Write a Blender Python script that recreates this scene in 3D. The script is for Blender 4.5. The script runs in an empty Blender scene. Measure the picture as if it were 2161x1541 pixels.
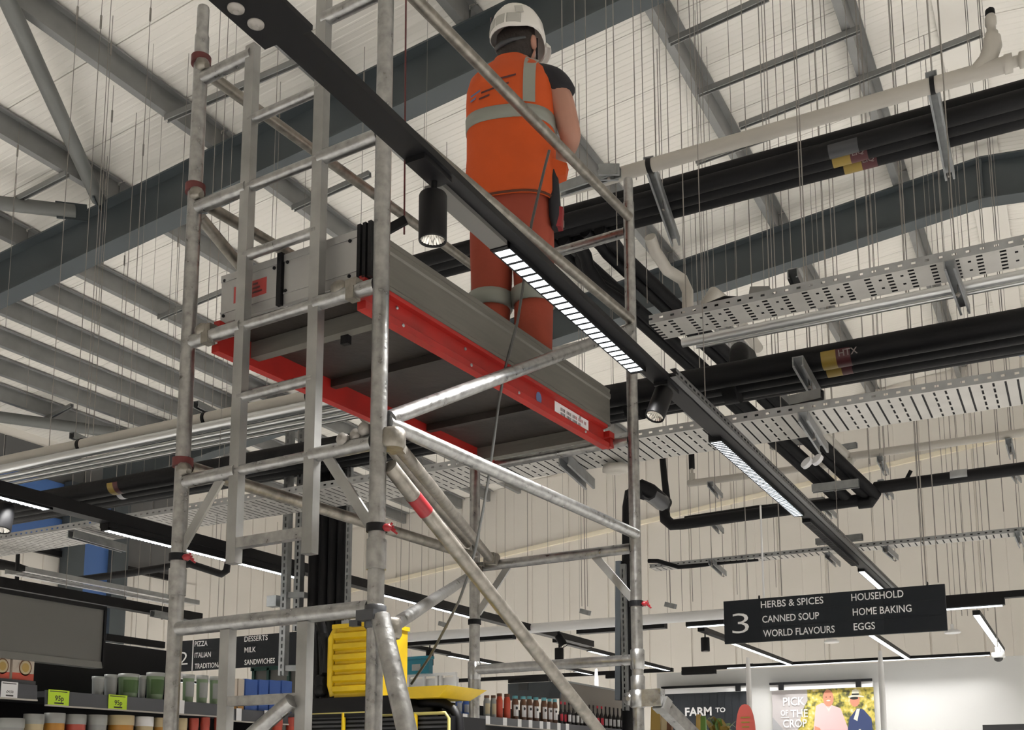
import bpy, bmesh, math, random
from mathutils import Vector as V, Matrix
random.seed(7)
SC = bpy.context.scene
COL = SC.collection
PI = math.pi
# ------------------------------------------------------------------ camera, world, exposure
F, PX, PY = 2249.07, 1080.5, 1298.87          # focal length and principal point in pixels of the 2161 x 1541 frame
_p, _y, _r = .1497276, .490714, -.00192478    # pitch, yaw to the building grid, roll
_cp, _sp, _c, _s = math.cos(_p), math.sin(_p), math.cos(_r), math.sin(_r)
_cb, _sb = math.cos(_y), math.sin(_y)
def _grid(v): return V((_cb*v[0]-_sb*v[1], _sb*v[0]+_cb*v[1], v[2]))
RT = _grid((_c, -_s*_sp, _s*_cp)); UP = _grid((-_s, -_c*_sp, _c*_cp)); FW = _grid((0, _cp, _sp))
CAM = V((0, 0, 1.6))
cam = bpy.data.cameras.new('camera'); co = bpy.data.objects.new('camera', cam); COL.objects.link(co)
co.matrix_world = Matrix(((RT.x, UP.x, -FW.x, CAM.x), (RT.y, UP.y, -FW.y, CAM.y), (RT.z, UP.z, -FW.z, CAM.z), (0, 0, 0, 1)))
cam.sensor_width = 36; cam.lens = F/2161*36; cam.shift_y = (PY-770.5)/2161; cam.clip_start = .05; cam.clip_end = 200
SC.camera = co
W = bpy.data.worlds.new('world'); SC.world = W; W.use_nodes = True
W.node_tree.nodes['Background'].inputs[0].default_value = (.8, .88, 1, 1)
W.node_tree.nodes['Background'].inputs[1].default_value = .3
SC.view_settings.view_transform = 'Standard'; SC.view_settings.look = 'None'
SC.cycles.max_bounces = 7; SC.cycles.glossy_bounces = 3; SC.cycles.caustics_reflective = False; SC.cycles.caustics_refractive = False
SC.view_settings.gamma = 1; SC.view_settings.use_curve_mapping = False
SC.view_settings.exposure = -0.3
LAMP = 1.0                                     # one dial for all the store lighting
# ------------------------------------------------------------------ where a sight line meets a known plane of the building
def ray(px, py): return RT*((px-PX)/F) - UP*((py-PY)/F) + FW
def at(px, py, x=None, y=None, z=None, d=None):
    r = ray(px, py)
    if d is not None: return CAM + r*d
    if x is not None: return CAM + r*(x/r.x)
    if y is not None: return CAM + r*(y/r.y)
    return CAM + r*((z-1.6)/r.z)
def xat(px, y, z):                             # X of the point of the line (Y=y, Z=z) seen in picture column px
    k = (px-PX)/F; w = RT*1 - FW*k
    return -(y*w.y + (z-1.6)*w.z)/w.x
def yat(px, x, z):
    k = (px-PX)/F; w = RT*1 - FW*k
    return -(x*w.x + (z-1.6)*w.z)/w.y
def proj(P):
    v = V(P)-CAM; q = v.dot(FW); return PX+F*v.dot(RT)/q, PY-F*v.dot(UP)/q
# ------------------------------------------------------------------ materials
def nd(nt, t, **kw):
    n = nt.nodes.new(t)
    for k, v in kw.items(): setattr(n, k, v)
    return n
def mat(name, c, rough=.5, metal=0., var=0., vs=6., bump=0., bs=40., emit=0., c2=None, stretch=None, spec=None, alpha=None):
    m = bpy.data.materials.new(name); m.use_nodes = True; nt = m.node_tree
    b = nt.nodes['Principled BSDF']; b.inputs['Base Color'].default_value = (*c, 1)
    b.inputs['Roughness'].default_value = rough; b.inputs['Metallic'].default_value = metal
    if spec is not None: b.inputs['Specular IOR Level'].default_value = spec
    if emit:
        b.inputs['Emission Color'].default_value = (*c, 1); b.inputs['Emission Strength'].default_value = emit
    if var or bump:
        tc = nd(nt, 'ShaderNodeTexCoord'); mp = nd(nt, 'ShaderNodeMapping'); nt.links.new(tc.outputs['Object'], mp.inputs[0])
        if stretch: mp.inputs['Scale'].default_value = stretch
    if var:
        n = nd(nt, 'ShaderNodeTexNoise'); n.inputs['Scale'].default_value = vs; n.inputs['Detail'].default_value = 5
        nt.links.new(mp.outputs[0], n.inputs['Vector'])
        cr = nd(nt, 'ShaderNodeValToRGB'); cr.color_ramp.elements[0].position = .32; cr.color_ramp.elements[1].position = .68
        d = c2 if c2 else tuple(max(0, x*(1-var)) for x in c)
        cr.color_ramp.elements[0].color = (*d, 1); cr.color_ramp.elements[1].color = (*(c if c2 else tuple(min(1, x*(1+var*.6)) for x in c)), 1)
        nt.links.new(n.outputs[0], cr.inputs[0]); nt.links.new(cr.outputs[0], b.inputs['Base Color'])
        mr = nd(nt, 'ShaderNodeMapRange'); mr.inputs[3].default_value = max(.05, rough-.1); mr.inputs[4].default_value = min(1, rough+.12)
        nt.links.new(n.outputs[0], mr.inputs[0]); nt.links.new(mr.outputs[0], b.inputs['Roughness'])
    if bump:
        n2 = nd(nt, 'ShaderNodeTexNoise'); n2.inputs['Scale'].default_value = bs; n2.inputs['Detail'].default_value = 3
        nt.links.new(mp.outputs[0], n2.inputs['Vector']); bp = nd(nt, 'ShaderNodeBump'); bp.inputs['Strength'].default_value = bump; bp.inputs['Distance'].default_value = .01
        nt.links.new(n2.outputs[0], bp.inputs['Height']); nt.links.new(bp.outputs[0], b.inputs['Normal'])
    return m
M = {}
M['liner'] = mat('roof_liner', (.84, .81, .755), .5, var=.04, vs=.8)
M['wallp'] = mat('wall_panel', (.83, .79, .73), .5, var=.03, vs=.7)
M['tray'] = mat('lit_tray_steel', (.50, .485, .455), .45, .3, var=.12, vs=5.)  # lamp light on the tray floors is put into this paler steel
M['galvb'] = mat('lit_conduit', (.60, .61, .61), .30, .7)  # paler galvanised steel; LED light from below is put into the colour
M['wallw'] = mat('white_wall', (.60, .60, .59), .6)
M['walldark'] = mat('dark_panel', (.12, .12, .12), .5)
M['blue'] = mat('plain_blue', (.08, .17, .42), .35)  # flat blue for the column web and two left wall sheets
M['steel'] = mat('painted_steel', (.068, .082, .090), .5, var=.12, vs=2.)
M['galv'] = mat('galvanised', (.36, .37, .375), .4, .6, var=.16, vs=9.)
M['purlin'] = mat('galvanised_purlin', (.25, .252, .25), .5, .15, var=.14, vs=3.)
M['tube'] = mat('scaffold_alloy', (.385, .385, .38), .30, .95, var=.26, vs=30., bump=.15, bs=70.)
M['tubed'] = mat('scaffold_alloy_soiled', (.27, .25, .22), .40, .8, var=.34, vs=24., bump=.15, bs=60.)
M['board'] = mat('toe_board_alloy', (.155, .148, .13), .5, .4, var=.14, vs=5., stretch=(1, 1, 12))
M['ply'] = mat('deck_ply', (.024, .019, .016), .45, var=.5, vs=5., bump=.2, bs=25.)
M['red'] = mat('red_beam', (.36, .012, .008), .5, var=.18, vs=8.)
M['redp'] = mat('red_plastic', (.26, .008, .014), .35)
M['black'] = mat('black_metal', (.004, .004, .005), .5, spec=.25)
M['rubber'] = mat('pipe_insulation', (.006, .006, .007), .6, bump=.25, bs=30., spec=.22)
M['plastic'] = mat('pale_pipe', (.46, .435, .39), .4, var=.06, vs=3.)
M['white'] = mat('white_paint', (.8, .8, .8), .4)
M['sign'] = mat('sign_navy', (.009, .012, .017), .45, spec=.3)
M['ink'] = mat('white_lettering', (.92, .92, .92), .5)
M['dark'] = mat('dark_ink', (.02, .02, .02), .5)
M['rod'] = mat('threaded_rod', (.28, .26, .24), .5, .3)
M['glow'] = mat('led_glow', (.90, .96, 1), .5, emit=2.6*LAMP)
M['glow2'] = mat('led_glow_soft', (.95, .98, 1), .5, emit=1.6*LAMP)
M['chrome'] = mat('lamp_reflector', (.8, .78, .74), .15, 1.)
M['floor'] = mat('floor_tile', (.66, .65, .63), .3, var=.05, vs=1.2)
M['shelf'] = mat('shelf_grey', (.045, .047, .052), .4)
M['panelg'] = mat('fascia_grey', (.11, .108, .10), .55)
M['yellow'] = mat('yellow_plastic', (.68, .46, .008), .4, var=.16, vs=9.)
M['hiviz'] = mat('hi_vis_orange', (.56, .075, .006), .75, bump=.4, bs=14., var=.1, vs=5.)
M['trous'] = mat('work_trousers', (.33, .055, .028), .8, bump=.5, bs=12., var=.14, vs=5.)
M['silver'] = mat('reflective_tape', (.26, .27, .24), .45, .2)
M['skin'] = mat('skin', (.42, .21, .15), .5, var=.08, vs=10.)
M['hair'] = mat('hair', (.018, .012, .010), .6, bump=.6, bs=60.)
M['shirt'] = mat('black_tshirt', (.010, .010, .014), .8, bump=.3, bs=20.)
M['helm'] = mat('helmet_white', (.72, .70, .66), .3)
M['teal'] = mat('teal_plastic', (.01, .19, .27), .4)
M['lime'] = mat('lime_ticket', (.5, .72, .03), .5)
M['paper'] = mat('white_ticket', (.8, .8, .82), .5)
M['warn'] = mat('yellow_label', (.28, .19, .035), .5)
M['maroon'] = mat('maroon_label', (.07, .012, .015), .5)
M['print'] = mat('pipe_print', (.22, .18, .17), .5)
M['grass'] = mat('blueprint', (.1, .15, .3), .5)
# ------------------------------------------------------------------ mesh building
OFF = {}
def frame(d, up=None):
    d = V(d).normalized(); u = V(up) if up is not None else (V((0, 0, 1)) if abs(d.z) < .95 else V((0, 1, 0)))
    s = d.cross(u)
    if s.length < 1e-6: s = d.orthogonal()
    s.normalize(); return d, s, s.cross(d)
class MB:
    def __init__(self): self.v = []; self.f = []; self.sm = []; self.mi = []; self.m = 0
    def add(self, vs, fs, smooth=False):
        o = len(self.v); self.v += [V(x) for x in vs]
        for f in fs: self.f.append([i+o for i in f]); self.sm.append(smooth); self.mi.append(self.m)
        return self
    def box(self, lo, hi):
        x0, y0, z0 = lo; x1, y1, z1 = hi
        return self.add([(x0,y0,z0),(x1,y0,z0),(x1,y1,z0),(x0,y1,z0),(x0,y0,z1),(x1,y0,z1),(x1,y1,z1),(x0,y1,z1)],
                        [(0,3,2,1),(4,5,6,7),(0,1,5,4),(1,2,6,5),(2,3,7,6),(3,0,4,7)])
    def hexa(self, p):                        # eight corners, bottom four then top four
        return self.add(p, [(0,3,2,1),(4,5,6,7),(0,1,5,4),(1,2,6,5),(2,3,7,6),(3,0,4,7)])
    def ext(self, prof, p, q, up=None):       # closed profile (side, up) pushed from p to q
        p, q = V(p), V(q); d, s, u = frame(q-p, up); n = len(prof)
        vs = [p+s*a+u*b for a, b in prof] + [q+s*a+u*b for a, b in prof]
        return self.add(vs, [(i, (i+1) % n, n+(i+1) % n, n+i) for i in range(n)] + [tuple(range(n-1, -1, -1)), tuple(range(n, 2*n))])
    def bar(self, p, q, w, h, up=None):
        a, b = w/2, h/2; return self.ext([(-a,-b),(a,-b),(a,b),(-a,b)], p, q, up)
    def tube(self, p, q, r, n=14, r2=None):
        p, q = V(p), V(q); d, s, u = frame(q-p); r2 = r if r2 is None else r2
        cs = [(math.cos(2*PI*i/n), math.sin(2*PI*i/n)) for i in range(n)]
        vs = [p+(s*a+u*b)*r for a, b in cs] + [q+(s*a+u*b)*r2 for a, b in cs]
        self.add(vs, [(i, (i+1) % n, n+(i+1) % n, n+i) for i in range(n)], True)
        return self.add(vs, [tuple(range(n-1, -1, -1)), tuple(range(n, 2*n))])
    def path(self, pts, r, n=10):
        pts = [V(p) for p in pts]; rr = r if isinstance(r, (list, tuple)) else [r]*len(pts); vs = []; fs = []
        s0 = None
        for i, p in enumerate(pts):
            d = (pts[min(i+1, len(pts)-1)] - pts[max(i-1, 0)]).normalized()
            if s0 is None: _, s, u = frame(d)
            else:
                s = s0 - d*s0.dot(d); s = s.normalized() if s.length > 1e-5 else d.orthogonal().normalized(); u = s.cross(d)
            s0 = s
            vs += [p+(s*math.cos(2*PI*k/n)+u*math.sin(2*PI*k/n))*rr[i] for k in range(n)]
        for i in range(len(pts)-1):
            fs += [(i*n+k, i*n+(k+1) % n, (i+1)*n+(k+1) % n, (i+1)*n+k) for k in range(n)]
        self.add(vs, fs, True); L = len(pts)-1
        return self.add([vs[k] for k in range(n)]+[vs[L*n+k] for k in range(n)], [tuple(range(n-1, -1, -1)), tuple(range(n, 2*n))])
    def lathe(self, c, prof, n=20, ax=(0, 0, 1), capped=True):
        c = V(c); d, s, u = frame(ax); vs = []; fs = []
        for r, h in prof: vs += [c+d*h+(s*math.cos(2*PI*k/n)+u*math.sin(2*PI*k/n))*r for k in range(n)]
        for i in range(len(prof)-1): fs += [(i*n+k, i*n+(k+1) % n, (i+1)*n+(k+1) % n, (i+1)*n+k) for k in range(n)]
        self.add(vs, fs, True)
        if capped:
            L = len(prof)-1; self.add([vs[k] for k in range(n)]+[vs[L*n+k] for k in range(n)], [tuple(range(n-1, -1, -1)), tuple(range(n, 2*n))])
        return self
    def loft(self, rings, caps=True, smooth=True):
        n = len(rings[0]); vs = [p for r in rings for p in r]
        fs = [(i*n+k, i*n+(k+1) % n, (i+1)*n+(k+1) % n, (i+1)*n+k) for i in range(len(rings)-1) for k in range(n)]
        self.add(vs, fs, smooth)
        if caps:
            L = len(rings)-1; self.add(list(rings[0])+list(rings[L]), [tuple(range(n-1, -1, -1)), tuple(range(n, 2*n))], smooth)
        return self
    def plate(self, o, ux, uy, cols, rows, t, hole):   # perforated sheet: grid of cells, hole(i, j) leaves one out
        o, ux, uy = V(o), V(ux), V(uy); nx, ny = len(cols), len(rows); n = ux.cross(uy).normalized()*t
        vs = [o+ux*a+uy*b for b in rows for a in cols]
        fs = [(j*nx+i, j*nx+i+1, (j+1)*nx+i+1, (j+1)*nx+i) for j in range(ny-1) for i in range(nx-1) if not hole(i, j)]
        return self.add(vs, fs)
    def mesh(self, name, off=V((0, 0, 0)), fix=True):
        me = bpy.data.meshes.new(name); me.from_pydata([v-off for v in self.v], [], self.f)
        me.polygons.foreach_set('use_smooth', self.sm); me.polygons.foreach_set('material_index', self.mi)
        if fix:
            b = bmesh.new(); b.from_mesh(me); bmesh.ops.recalc_face_normals(b, faces=b.faces); b.to_mesh(me); b.free()
        me.update(); return me
    def build(self, name, m, parent=None, fix=True, label=None):
        off = OFF[parent.name] if parent is not None else None
        if off is None:
            xs = [v.x for v in self.v]; ys = [v.y for v in self.v]; zs = [v.z for v in self.v]
            off = V(((min(xs)+max(xs))/2, (min(ys)+max(ys))/2, min(zs)))
        me = self.mesh(name, off, fix)
        for mm in (m if isinstance(m, (list, tuple)) else [m]): me.materials.append(M[mm] if isinstance(mm, str) else mm)
        o = bpy.data.objects.new(name, me); COL.objects.link(o)
        if parent is None: o.location = off
        else: o.parent = parent
        OFF[o.name] = off
        if label: o['label'] = label
        return o
def tag(o, label=None, cat=None, group=None, kind=None):
    for k, v in (('label', label), ('category', cat), ('group', group), ('kind', kind)):
        if v: o[k] = v
    return o
def thing(name, loc, label, cat, group=None):
    o = bpy.data.objects.new(name, None); COL.objects.link(o); o.location = loc; o.empty_display_size = .1
    OFF[o.name] = V(loc); return tag(o, label, cat, group)
def struct(o): o['kind'] = 'structure'; return o
def clone(src, parent=None, loc=None):
    c = src.copy(); COL.objects.link(c)
    if parent is not None: c.parent = parent
    if loc is not None: c.location = loc
    OFF[c.name] = OFF.get(src.name, V((0, 0, 0)))
    for ch in list(src.children): clone(ch, c)
    return c
_tc = {}
def text_mb(s, size, o, ux, uy, bold=.0, depth=.003, align='LEFT', width=1.):   # lettering laid out from o along ux, upright along uy
    key = (s, bold, align)
    if key not in _tc:
        cu = bpy.data.curves.new('lettering', 'FONT'); cu.body = s; cu.size = 1; cu.offset = bold; cu.align_x = align; cu.resolution_u = 3
        ob = bpy.data.objects.new('lettering', cu); COL.objects.link(ob); dg = bpy.context.evaluated_depsgraph_get(); dg.update()
        me = ob.evaluated_get(dg).to_mesh(); _tc[key] = ([v.co.copy() for v in me.vertices], [tuple(p.vertices) for p in me.polygons])
        ob.evaluated_get(dg).to_mesh_clear(); bpy.data.objects.remove(ob); bpy.data.curves.remove(cu)
    vs, fs = _tc[key]; o, ux, uy = V(o), V(ux).normalized(), V(uy).normalized(); n = ux.cross(uy)
    mb = MB(); mb.add([o+ux*(v.x*size*width)+uy*(v.y*size)+n*depth for v in vs], fs); return mb
X3, Y3, Z3 = V((1, 0, 0)), V((0, 1, 0)), V((0, 0, 1))
# ------------------------------------------------------------------ the building shell
T = math.tan(math.radians(6.2)); XR, XL, XW, YG, YF = -.68, -17.6, 16.3, 22.8, -7.0
def roofz(x): return 10.095 + T*min(x, 2*XR-x)
fl = struct(MB().box((XL-.3, YF-.3, -.15), (XW+.3, YG+.3, 0)).build('floor', 'floor'))
cm = MB()
for a, b in ((XL-.3, XR), (XR, XW+.3)):
    cm.hexa([(a, YF, roofz(a)+.06), (b, YF, roofz(b)+.06), (b, YG+.2, roofz(b)+.06), (a, YG+.2, roofz(a)+.06),
             (a, YF, roofz(a)+.16), (b, YF, roofz(b)+.16), (b, YG+.2, roofz(b)+.16), (a, YG+.2, roofz(a)+.16)])
ceil = struct(cm.build('ceiling', 'liner'))
prof = [(.494, .05), (-.494, .05), (-.494, 0)]
for i in range(10):
    c = -.45+.1*i; prof += [(c-.018, 0), (c-.010, -.0045), (c+.010, -.0045), (c+.018, 0)]
prof += [(.494, 0)]
proto = {}
for side, (a, b) in (('l', (XL, XR-.02)), ('r', (XW, XR+.02))):
    y0 = YF+.5
    proto[side] = MB().ext(prof, (a, y0, roofz(a)), (b, y0, roofz(b)), (0, 0, 1)).build('roof_panel', 'liner', ceil)
    for k in range(1, 30): clone(proto[side], ceil, (0, k*1.0, 0))
# gable wall behind everything
gw = struct(MB().box((XL, YG, 0), (XW, YG+.15, 9.9)).build('wall_back', 'wallp'))
def wpanel(x0, w, z0, z1, y, parent, m='wallp'):    # composite panel with bevelled edges and a shallow mid groove
    e = .012; mb = MB(); h = w/2
    p = [(e, 0), (e*2, -.03), (h-.012, -.03), (h, -.022), (h+.012, -.03), (w-2*e, -.03), (w-e, 0)]
    mb.add([(x0+a, y+b, z0) for a, b in p]+[(x0+a, y+b, z1) for a, b in p], [(i, i+1, i+8, i+7) for i in range(6)]+[tuple(range(6, -1, -1)), tuple(range(7, 14))])
    return mb.build('wall_panel', m, parent)
x = XL
while x < XW-1:
    wpanel(x, 1.0, 0, min(roofz(x), roofz(x+1)), YG, gw); x += 1.0
# sloping trim on the gable, parallel to the roof
za = lambda x: 1.6+.2968*YG+T*min(x, 2*XR-x)
tm = MB()
for a, b in ((XL, XR), (XR, XW)): tm.hexa([(a, YG-.10, za(a)-.05), (b, YG-.10, za(b)-.05), (b, YG-.02, za(b)-.05), (a, YG-.02, za(a)-.05), (a, YG-.10, za(a)+.05), (b, YG-.10, za(b)+.05), (b, YG-.02, za(b)+.05), (a, YG-.02, za(a)+.05)])
struct(tm.build('trim_1', mat('cream_trim', (.9, .82, .66), .5)))
# left wall: pale panels below, darker panels above towards the front
lw = struct(MB().box((XL-.15, YF, 0), (XL, YG, roofz(XL))).build('wall_left', 'wallp'))
def lpanel(y0, w, z0, z1, m):
    e = .010; mb = MB()
    mb.hexa([(XL, y0+e, z0), (XL+.03, y0+2*e, z0), (XL+.03, y0+w-2*e, z0), (XL, y0+w-e, z0), (XL, y0+e, z1), (XL+.03, y0+2*e, z1), (XL+.03, y0+w-2*e, z1), (XL, y0+w-e, z1)])
    return mb.build('wall_panel', m, lw)
y = 10.0
while y < YG-.4:
    top = 5.9 if y < 17.2 else 7.95
    lpanel(y, .45, 0, top, 'wallp')
    y += .45
y = 8.0
while y < 17.2:
    lpanel(y, .92, 5.97, 8.0, 'walldark'); y += .92
for py_, zz in ((1032, .55), (1108, .5)):
    P = at(65, py_, x=XL+.05)
    tag(MB().box((XL+.03, P.y-1.6, P.z-zz/2), (XL+.055, P.y+1.3, P.z+zz/2)).build('blue_sheet', 'blue', lw), None)
struct(MB().box((XL+.03, 8, 5.87), (XL+.14, 17.2, 5.98)).build('trim_2', 'black'))
struct(MB().box((XW, YF, 0), (XW+.15, YG, roofz(XW))).build('wall_right', 'wallp'))
struct(MB().box((XL, YF-.15, 0), (XW, YF, 9.9)).build('wall_front', 'wallp'))
# white shop wall at the far end of the aisle
YP = 16.1
xp = xat(1388, YP, 2.5)
pw = struct(MB().box((xp, YP, 0), (12, YP+.12, 3.22)).build('wall_partition', 'wallw'))
# ------------------------------------------------------------------ steel frames
RTOP = lambda x: 9.815 + T*min(x, 2*XR-x)
def ibeam(h, b, tw, tf):
    return [(-b/2, -h), (b/2, -h), (b/2, -h+tf), (tw/2, -h+tf), (tw/2, -tf), (b/2, -tf), (b/2, 0), (-b/2, 0), (-b/2, -tf), (-tw/2, -tf), (-tw/2, -h+tf), (-b/2, -h+tf)]
for Y, lab in ((8.637, 'dark grey steel rafter crossing above the worker, the nearer one'), (14.63, 'dark grey steel rafter far behind the upper black pipes, reaching its apex at the right')):
    r = thing('steel_rafter', (XR, Y, RTOP(XR)), lab, 'beam', 'portal frame rafters')
    pr = ibeam(.6, .27, .014, .024); n = len(pr); xs = (XL+.35, XR, XW-.35); mb = MB()
    mb.add([(x, Y-a, RTOP(x)+b) for x in xs for a, b in pr], [(k*n+i, k*n+(i+1) % n, (k+1)*n+(i+1) % n, (k+1)*n+i) for k in (0, 1) for i in range(n)]+[tuple(range(n)), tuple(range(2*n, 3*n))])
    mb.build('rafter_beam', 'steel', r)
    MB().box((XR-.012, Y-.125, RTOP(XR)-.57), (XR+.012, Y+.125, RTOP(XR)-.03)).build('apex_plate', 'steel', r)
cz = RTOP(XL+.35)-.55
c = thing('steel_column', (XL+.4, 14.63, 0), 'grey steel column with a blue web standing against the left wall', 'column')
cy = at(209, 1200, x=XL+.32).y
for dy in (-.55, .55): MB().box((XL+.08, cy+dy-.2, 0), (XL+.3, cy+dy+.2, cz)).build('flange', 'steel', c)
MB().box((XL+.06, cy-.36, 0), (XL+.16, cy+.36, cz)).build('web', 'blue', c)
# purlins: Z sections along Y, 1.7 m apart near the ridge, half that near the eave
PXS = [-1.7, -3.4, -5.1, -6.8, -8.5, -10.2, -11.9, -12.77, -13.6, -14.45, -15.3, -16.15]
WORD = ['first', 'second', 'third', 'fourth', 'fifth', 'sixth', 'seventh', 'eighth', 'ninth', 'tenth', 'eleventh', 'twelfth']
zp = [(-.04, 0), (-.04, -.006), (-.003, -.006), (-.003, -.25), (.085, -.25), (.085, -.23), (.09, -.23), (.09, -.256), (.003, -.256), (.003, -.256), (.003, -.006), (.04, -.006), (.04, 0)]
zp = [(-.09, 0), (-.09, -.025), (-.084, -.025), (-.084, -.006), (-.003, -.006), (-.003, -.262), (.09, -.262), (.09, -.237), (.084, -.237), (.084, -.256), (.003, -.256), (.003, 0)]
zpm = [(-a, b) for a, b in zp]
for i, px_ in enumerate(PXS):
    p = thing('roof_purlin', (px_, 8, roofz(px_)-.275), 'galvanised steel roof purlin running away, %s to the left of the ridge' % WORD[i], 'beam', 'roof purlins left of the ridge')
    for a, b in ((YF+.1, 8.62), (8.65, 14.62), (14.65, YG-.05)):
        MB().ext(zpm, (px_, a, roofz(px_)-.012), (px_, b, roofz(px_)-.012), (0, 0, 1)).build('purlin_length', 'purlin', p)
    for Y in (8.637, 14.63):
        MB().box((px_-.05, Y-.16, roofz(px_)-.28), (px_-.008, Y+.16, roofz(px_)-.04)).build('cleat', 'purlin', p)
for i, px_ in enumerate((.36, 2.06, 3.76, 5.46)):
    MBp = MB().ext(zp, (px_, YF+.1, roofz(px_)-.012), (px_, YG-.05, roofz(px_)-.012), (0, 0, 1)).build('roof_purlin', 'purlin')
    tag(MBp, 'galvanised steel roof purlin running away, %s to the right of the ridge' % WORD[i], 'beam', 'roof purlins right of the ridge')
tag(MB().box((XR-.22, YF+.1, roofz(XR)-.075), (XR+.22, YG-.05, roofz(XR)-.045)).build('ridge_flashing', 'liner'), 'pale folded flashing strip along the ridge of the roof', 'flashing')
# round bracing tubes at the left
def brace(p, q, r, lab, plate=True):
    t = thing('bracing_tube', q, lab, 'brace', 'round roof bracing tubes')
    MB().tube(p, q, r, 18).build('tube', 'steel2', t)
    if plate:
        d = (V(p)-V(q)).normalized()
        MB().bar(V(q)-d*.15, V(q)+d*.22, .02, r*2.6, (0, 0, 1)).build('end_plate', 'steel', t)
M['steel2'] = mat('primed_steel', (.17, .175, .17), .5, var=.1, vs=3.)
rp = lambda px_, py_, off: (lambda r: CAM + r*((10.095+off-1.6)/(r.z-T*r.x)))(ray(px_, py_))
brace(rp(-12, -60, -.45), at(207, 420, y=8.45), .085, 'grey bracing tube slanting down from the top left corner to the near rafter')
brace(rp(-120, 415, -.45), at(158, 447, y=8.40), .085, 'grey bracing tube lying almost level at the left edge, ending on the near rafter')
brace(rp(-90, 868, -.5), rp(330, 925, -.62), .1, 'grey bracing tube low at the left, in front of the eave', False)
# unistrut channels spanning the purlins, from which wires hang
STR = [(-.0205, 0), (.0205, 0), (.0205, .041), (.012, .041), (.012, .036), (.0165, .036), (.0165, .004), (-.0165, .004), (-.0165, .036), (-.012, .036), (-.012, .041), (-.0205, .041)]
STRD = [(a, -b) for a, b in STR]                 # open side down
def strut_bar(p, q, s=1.0, down=True): return MB().ext([(a*s, b*s) for a, b in (STRD if down else STR)], p, q, (0, 0, 1))
def ceil_strut(x0, y0, x1, y1, lab, s=1.6):
    o = strut_bar(rp(x0, y0, -.285), rp(x1, y1, -.285), s).build('strut_channel', 'purlin'); tag(o, lab, 'channel', 'channels fixed under the purlins')
for a in [(350, 246, 640, 120, 'steel channel under the purlins, left of the scaffold top, meeting the left upright'),
          (335, 667, 480, 607, 'steel channel under the purlins beside the left end of the toe board'),
          (20, 425, 142, 362, 'steel channel under the purlins between the two left bracing tubes'),
          (618, 436, 780, 362, 'steel channel under the purlins seen through the ladder above the platform'),
          (1412, 84, 1620, -12, 'steel channel under the purlins at the top edge, right of the helmet'),
          (1472, 193, 1814, 56, 'long steel channel crossing two purlins above the pale pipe'),
          (1560, 262, 2072, 64, 'long thin steel channel just above the pale pipe, ending near its tee'),
          (1468, 338, 1848, 204, 'thin steel channel just under the pale pipe at the right'),
          (75, 893, 152, 852, 'short steel channel under the eave purlins at the lower left'),
          (415, 848, 478, 880, 'short steel bracket beside the left upright under the purlins')]: ceil_strut(*a)
# ------------------------------------------------------------------ lighting tracks and their lamps
def area_light(parent, x, y, z, sx, sy, power, col=(1, .98, .95), spread=180):
    l = bpy.data.lights.new('led_light', 'AREA'); l.shape = 'RECTANGLE'; l.size = sx; l.size_y = sy; l.energy = power*LAMP; l.color = col; l.spread = math.radians(spread)
    o = bpy.data.objects.new('led_light', l); COL.objects.link(o); o.parent = parent; o.location = V((x, y, z)) - OFF[parent.name]; return o
def led(x0, x1, y0, y1, z, lab, cells=0, lit=True, power=0, group=None, h=.05):
    t = thing('linear_light', ((x0+x1)/2, (y0+y1)/2, z), lab, 'light', group)
    e = .004
    hb = MB().box((x0, y0, z+.018), (x1, y1, z+h)); hb.box((x0, y0, z), (x0+e, y1, z+.018)); hb.box((x1-e, y0, z), (x1, y1, z+.018))
    hb.box((x0, y0-.002, z), (x1, y0+.012, z+h)); hb.box((x0, y1-.012, z), (x1, y1+.002, z+h)); hb.build('housing', 'black', t)
    m = 'glow' if lit else 'shelf'
    if cells:
        p = (y1-y0-.024)/cells; a, b = x0+e, x1-e; first = None
        for i in range(cells):
            c = y0+.012+p*i
            if first is None:      # a little reflector cup per diode
                mb = MB(); g = .0052; q = .013; k = .35
                lo = [(a, c+g, z+.002), (b, c+g, z+.002), (b, c+p-g, z+.002), (a, c+p-g, z+.002)]
                cx, cy = (a+b)/2, c+p/2
                hi = [(cx+(v[0]-cx)*k, cy+(v[1]-cy)*k, z+q) for v in lo]
                mb.add(lo+hi, [(0, 1, 5, 4), (1, 2, 6, 5), (2, 3, 7, 6), (3, 0, 4, 7), (4, 5, 6, 7)])
                first = mb.build('reflector_cup', m, t, fix=False); lv = MB()
                for k2 in range(cells+1): lv.box((a, y0+.012+p*k2-g*.8, z-.0005), (b, y0+.012+p*k2+g*.8, z+.015))
                lv.build('louvre_blades', 'black', t)['kind'] = 'stuff'
            else: clone(first, t, (0, p*i, 0))
    else:
        n = max(2, int((y1-y0)/.03)); mb = MB(); p = (y1-y0-.024)/n   # ridged diffuser strip
        for i in range(n):
            c = y0+.012+p*i; mb.add([(x0+e, c, z+.006), (x1-e, c, z+.006), (x1-e, c+p*.8, z), (x0+e, c+p*.8, z), (x0+e, c+p, z+.006), (x1-e, c+p, z+.006)], [(0, 1, 2, 3), (3, 2, 5, 4)])
        mb.build('diffuser', m, t)
    if lit and (y0 > 10 or x0 > 0 or x0 < -9 or y0 < 1.5): hung(t, (x0+x1)/2, y0+(y1-y0)*.3, z+h-.002)
    if power and lit: area_light(t, (x0+x1)/2, (y0+y1)/2, z-.004, x1-x0, y1-y0, power, spread=118)
    return t
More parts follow.
